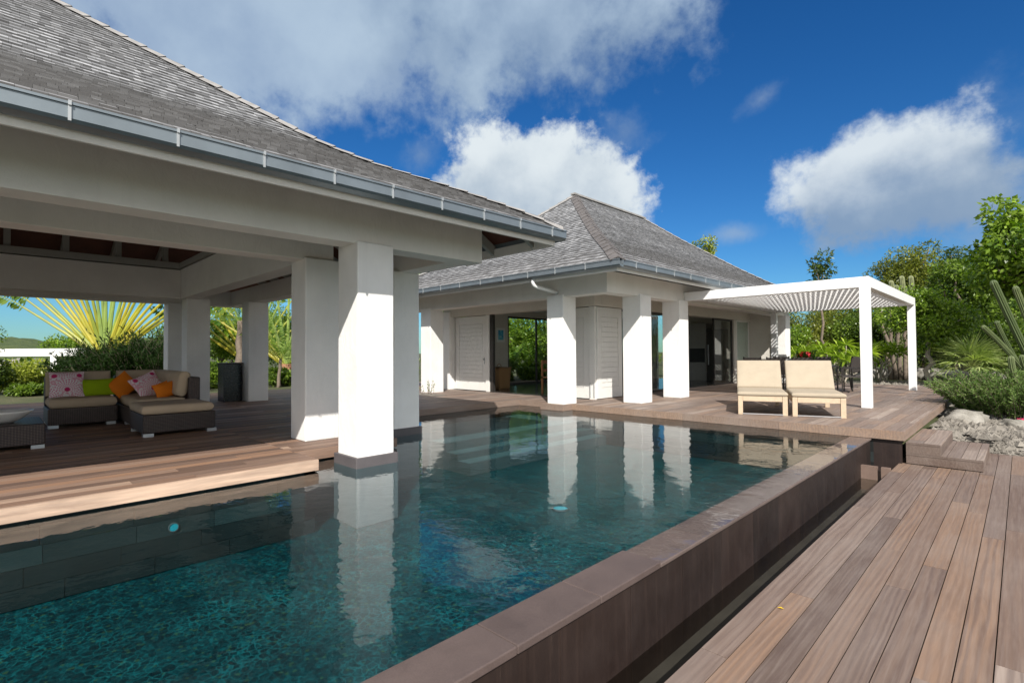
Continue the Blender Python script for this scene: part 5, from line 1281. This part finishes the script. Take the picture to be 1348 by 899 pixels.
# --- left garden seen through the pavilion
def ravenala(label, base, seed, n=27, Lp=3.0, face=(.80, -.60)):
    rs = np.random.default_rng(seed); t = thing('traveller_palm', label, 'palm', tuple(base)); base = np.array(base, float); fx = unit(np.array([-face[1], face[0], 0.0])); fo = unit(np.array([face[0], face[1], 0.0]))
    q = QB(); tr = MB(); tr.tube([base - [0, 0, .2], base + [0, 0, .5], base + [0, 0, .95]], [.2, .19, .26], 10); tr.build('trunk', M_BARKRED, t, smooth=True)
    bl = MB(); rib = MB()
    for i in range(n):
        th = math.radians(-53 + 106 * (i + rs.uniform(-.25, .25)) / (n - 1)); d = math.sin(th) * fx + math.cos(th) * np.array([0, 0, 1.0])
        s0 = base + [0, 0, .80] + fx * .22 * math.sin(th) + fo * .035 * (1 if i % 2 else -1) + np.array([0, 0, .22 * math.cos(th)])
        L = Lp * rs.uniform(.93, 1.05); e = s0 + d * L + np.array([0, 0, -.04 * abs(math.sin(th)) * L])
        mid = (s0 + e) / 2 + np.array([0, 0, .05])
        k = rs.random(); c = np.array((.27, .32, .04)) * (1 - k) + np.array((.52, .44, .05)) * k
        if abs(i - n / 2) < 3: c = np.array((.30, .40, .10))
        w0 = .102
        rib.tube([s0 - d * .25, s0 + d * .35, mid, e], [w0 * .85, w0, w0 * .62, w0 * .38], 6, tuple(c))
        pr = MB(); 
        # blade: big torn banana-like leaf in the fan's plane
        side = unit(np.cross(d, fo)); nb = 15; tt = np.linspace(0, 1, nb); bend = e[None] + d[None] * (tt * 1.9)[:, None] + np.array([0, 0, -.55]) * (tt ** 2)[:, None]
        rib.tube(list(bend[::3]), list(np.linspace(.03, .008, len(bend[::3]))), 5, (.34, .38, .06))
        for sg in (-1, 1):
            dr = side * sg + d * .35 + rs.normal(size=(nb, 3)) * .12; dr[:, 2] -= .35 * tt
            cc = np.array((.05, .12, .012)) + (np.array((.22, .30, .05)) - np.array((.05, .12, .012))) * rs.random((nb, 1))
            leaves(q, bend, dr, np.repeat(fo[None], nb, 0) + rs.normal(size=(nb, 3)) * .35, .42 * np.sin(np.clip(tt + .12, 0, 1) * PI) ** .5 + .05, np.full(nb, .17), cc, .1)
    rib.build('leaf_stalks', M_RIB, t); q.build('leaf_blades', M_LEAF, t); return t
RD = 24.0
ravenala('huge traveller palm with a fan of yellow green stalks behind the sofa', S(139, RD, zat(468, RD) - .95), 301, 27, 4.3)
ravenala('second traveller palm half hidden behind the rear pavilion pillars', S(330, 29, .2), 302, 15, 3.9, face=(.9, -.3))
ravenala('third traveller palm showing crossing green stalks right of the rear pillars', S(378, 25, .2), 303, 13, 3.8, face=(.7, -.7))
sh = 'shrubs beyond the pavilion'
for i, (px, dep, top, w_, lb) in enumerate(((108, 19.0, 455, .9, 'dark narrow leaved shrub left of the dark row, behind the pink pillow'), (140, 18.6, 440, .9, 'dark narrow leaved shrub in front of the big palm fan'), (172, 18.6, 424, .8, 'tallest dark narrow leaved shrub with spiky tips'), (205, 18.8, 426, .85, 'dark narrow leaved shrub beside the rear pavilion pillar'))):
    tufts('narrow_leaved_shrub', lb, S(px, dep, .2), w_, zat(top, dep) - .2, 150, 310 + i, (.004, .012, .004), (.022, .048, .009), blades=60, bl=.20, bw=.034, group='dark shrubs behind the sofa', arch=.3)
for i, (px, dep, top, rx, kind, lb) in enumerate(((20, 20, 474, 1.2, 'yel', 'bright green shrub beyond the pavilion deck at the left edge'), (52, 21, 478, .9, 'yel', 'bright green shrub left of the sofa, next to the white post'), (-22, 18.6, 455, .7, 'dark', 'dark shrub at the far left edge'), (38, 18.5, 503, .8, 'mid', 'low green shrub at the edge of the pavilion deck'))):
    shrub('garden_shrub', lb, S(px, dep, .2), zat(top, dep) - .2, rx, kind, 330 + i, 18, 260, .13, .06, group=sh, clr=.5)
tree('garden_tree', 'round bright tree in front of the hill, left of the palm fan', S(92, 36, .2), zat(430, 36) - .2, 1.3, 1.3, 'bright', 341, 18, 200, .2, .1, .12, group='trees beyond the pavilion', clr=.45)
tree('garden_tree', 'tree reaching a bare leafy branch in at the left edge under the beam', S(-40, 22, .2), zat(392, 22) - .2, 1.0, 1.3, 'mid', 342, 14, 150, .14, .06, .09, group='trees beyond the pavilion', clr=.45)
for i, (px, dep, top, rx, kind, lb) in enumerate(((292, 30, 396, 1.2, 'bright', 'bright tree between the two rear pavilion pillars'), (305, 33, 385, 1.4, 'yel', 'yellow green tree behind the black plinth'), (368, 32, 384, 1.5, 'bright', 'bright tree right of the rear pillars'), (285, 22, 478, .7, 'mid', 'low shrub between the rear pavilion pillars'), (370, 23, 486, .9, 'mid', 'low shrub right of the rear pillars behind the deck'), (350, 34, 400, 1.6, 'mid', 'green tree hidden behind the right rear pillar'), (235, 31, 400, 1.6, 'mid', 'green tree behind the left rear pillars'))):
    tree('garden_tree', lb, S(px, dep, .2), zat(top, dep) - .2, rx, (zat(top, dep) - .2) * .5, kind, 350 + i, 22, 190, .17, .085, .08, cz=(zat(top, dep) - .2) * .5, group='trees beyond the pavilion', clr=.42)
palm('feather_palm', 'feather palm with a brown fibrous trunk behind the black plinth', S(314, 24, .2), 12, 2.4, 361, h=3.0, group='feather palms', trunk_r=.22, ll=.5)
palm('feather_palm', 'feather palm arching behind the right rear pavilion pillar', S(366, 22, .2), 10, 2.3, 362, h=1.2, group='feather palms', trunk_r=.08, ll=.5)
0 and palm('feather_palm', 'yellowish feather palm fronds above the bright shrub at left', S(40, 26, .2), 9, 1.9, 363, h=1.2, group='feather palms', col=((.16, .18, .02), (.36, .36, .06)), ll=.4)
# neighbour's white garden frame with grey rock behind
NB = thing('garden_pergola', 'low white concrete garden frame beyond the pavilion at the left edge', 'garden frame', S(60, 22.5, .2))
a, b = spot(-60, 22.5), spot(104, 22.5); z1, z0 = zat(456.5, 22.5), zat(466.5, 22.5); dr = unit(b - a)
mb = MB(); mb.obox([*a[:2], z0], [*(b - a)[:2], 0], [-dr[1] * .35, dr[0] * .35, 0], [0, 0, z1 - z0]); mb.build('beam', M_WHITE, NB, bevel=.01)
c = spot(66, 22.5); mb = MB(); mb.obox([*c[:2], .2], [dr[0] * .28, dr[1] * .28, 0], [-dr[1] * .28, dr[0] * .28, 0], [0, 0, z0 - .202]); mb.build('post', M_WHITE, NB, bevel=.01)
mb = MB(); mb.obox([*(a + dr * .2)[:2], .2], [dr[0] * .28, dr[1] * .28, 0], [-dr[1] * .28, dr[0] * .28, 0], [0, 0, z0 - .202]); mb.build('post', M_WHITE, NB, bevel=.01)
p = spot(28, 60); p[2] = zat(487, 60); boulder('pale weathered rock outcrop seen under the white garden frame', p, 2.0, 401, M_ROCK, name='rock_outcrop', sq=(1.1, 1.1, .8))
# garden behind the house, seen through its glass
for i, (px, X_, top, kind, rx, lb) in enumerate(((598, -17.2, 3.6, 'mid', 1.0, 'tree outside the gap beside the white shutter'), (682, -17.4, 3.4, 'bright', 1.2, 'bright tree outside the room window, nearer the basket'), (712, -17.8, 3.8, 'mid', 1.3, 'green tree outside the room window, nearer the wooden chair'), (655, -19.5, 4.2, 'bright', 1.5, 'tall bright tree behind the room window'), (735, -20, 4.4, 'yel', 1.5, 'yellow green tree far behind the room window'))):
    d = ray(px, 465); p = d * (X_ / d[0]); tree('courtyard_tree', lb, (p[0], p[1], .2), top, rx, top * .46, kind, 420 + i, 22, 170, .20, .09, .09, cz=top * .55, group='trees behind the house', clr=.42, bark=M_BARKRED if i == 0 else None)
for i, (x, y, h_, kd, lb) in enumerate(((-10.6, 24.5, 3.0, 'bright', 'bright shrub behind the house seen through the glass by the third pillar'), (-12.2, 25.5, 3.4, 'mid', 'green shrub behind the house at the back window'), (-9.2, 25.0, 3.2, 'mid', 'green shrub behind the house nearest the kitchen'), (-14.9, 12.6, 1.1, 'bright', 'low bright shrub just outside the room window'), (-15.2, 14.6, 1.2, 'mid', 'low green shrub just outside the room window'), (-15.0, 16.4, 1.2, 'bright', 'low bright shrub outside the far end of the room window'))):
    shrub('courtyard_shrub', lb, (x, y, .2), h_, .9 if h_ > 2 else .75, kd, 460 + i, 20, 230, .16, .08, group='shrubs behind the house', clr=.5)
for i, px in enumerate((672, 704)):
    d = ray(px, 465); p = d * (-15.9 / d[0]); palm('courtyard_palm', ('banana like palm close to the room window, left one', 'banana like palm close to the room window, right one')[i], (p[0], p[1], .2), 8, 1.7, 440 + i, h=.6, group='palms behind the house', ll=.45, lw=.10, nl=14)
tufts('white_flower_sprig', 'wispy green sprig with tiny flowers at the foot of the left house pillar', (-12.05, 8.75, ZD), .25, .55, 9, 451, (.12, .18, .03), (.30, .36, .10), blades=9, bl=.06, bw=.02, arch=.4)
mb = MB(); mb.add([(-12.9, 8.45, ZD + .005), (-11.35, 8.45, ZD + .005), (-11.35, 8.9, ZD + .005), (-12.9, 8.9, ZD + .005)], [(0, 1, 2, 3)]); mb.build('gravel_bed', M_GRAVEL, kind='structure')
d = ray(1023, 800); p = d * (-1.65 / d[2]) + EYE
mb = MB(); mb.add([p + [0, 0, .004], p + [.022, -.008, .012], p + [.042, .004, .006], p + [.018, .014, .010]], [(0, 1, 2, 3)]); mb.build('fallen_leaf', M_YELLOW, label='tiny yellow fallen leaf lying on the lower deck near the trough', cat='leaf')
# low scrub covering the land around the garden
rs = np.random.default_rng(77); q = QB(); k = 0
while k < 520:
    a = rs.random() * 2 * PI; r_ = 26 + 75 * rs.random() ** 1.3; x, y = r_ * math.cos(a) - 4, r_ * math.sin(a) + 8
    if y < -12 and abs(x) < 12: continue
    h_ = rs.uniform(.5, 1.0); kd = ('mid', 'dark', 'olive', 'bright')[k % 4]
    crown(q, [((x, y, .15 + h_ * .5), np.array([1.7, 1.7, .9]) * h_)], 110, .34, .16, *GREENS[kd], rs, shell=.4); k += 1
q.build('scrub', M_LEAF, kind='stuff')
# wooded hill far left
mb = MB(); N = 60; vs = []; fs = []
for i in range(N + 1):
    px = -420 + 900 * i / N
    for j, (dep, k) in enumerate(((150, 0), (220, .45), (300, .85), (360, 1.0), (420, .9), (600, .2))):
        top = 14.5 + 1.2 * math.sin(i * .5) + .6 * math.sin(i * 1.3 + 1)
        p = spot(px, dep); vs.append((p[0], p[1], -2 + max(0, top) * k * (1 + .04 * math.sin(i * 3.3 + j * 2))))
for i in range(N):
    for j in range(5): fs.append((i * 6 + j, (i + 1) * 6 + j, (i + 1) * 6 + j + 1, i * 6 + j + 1))
mb.add(vs, fs); mb.build('hill', M_HILL, kind='structure', smooth=True)
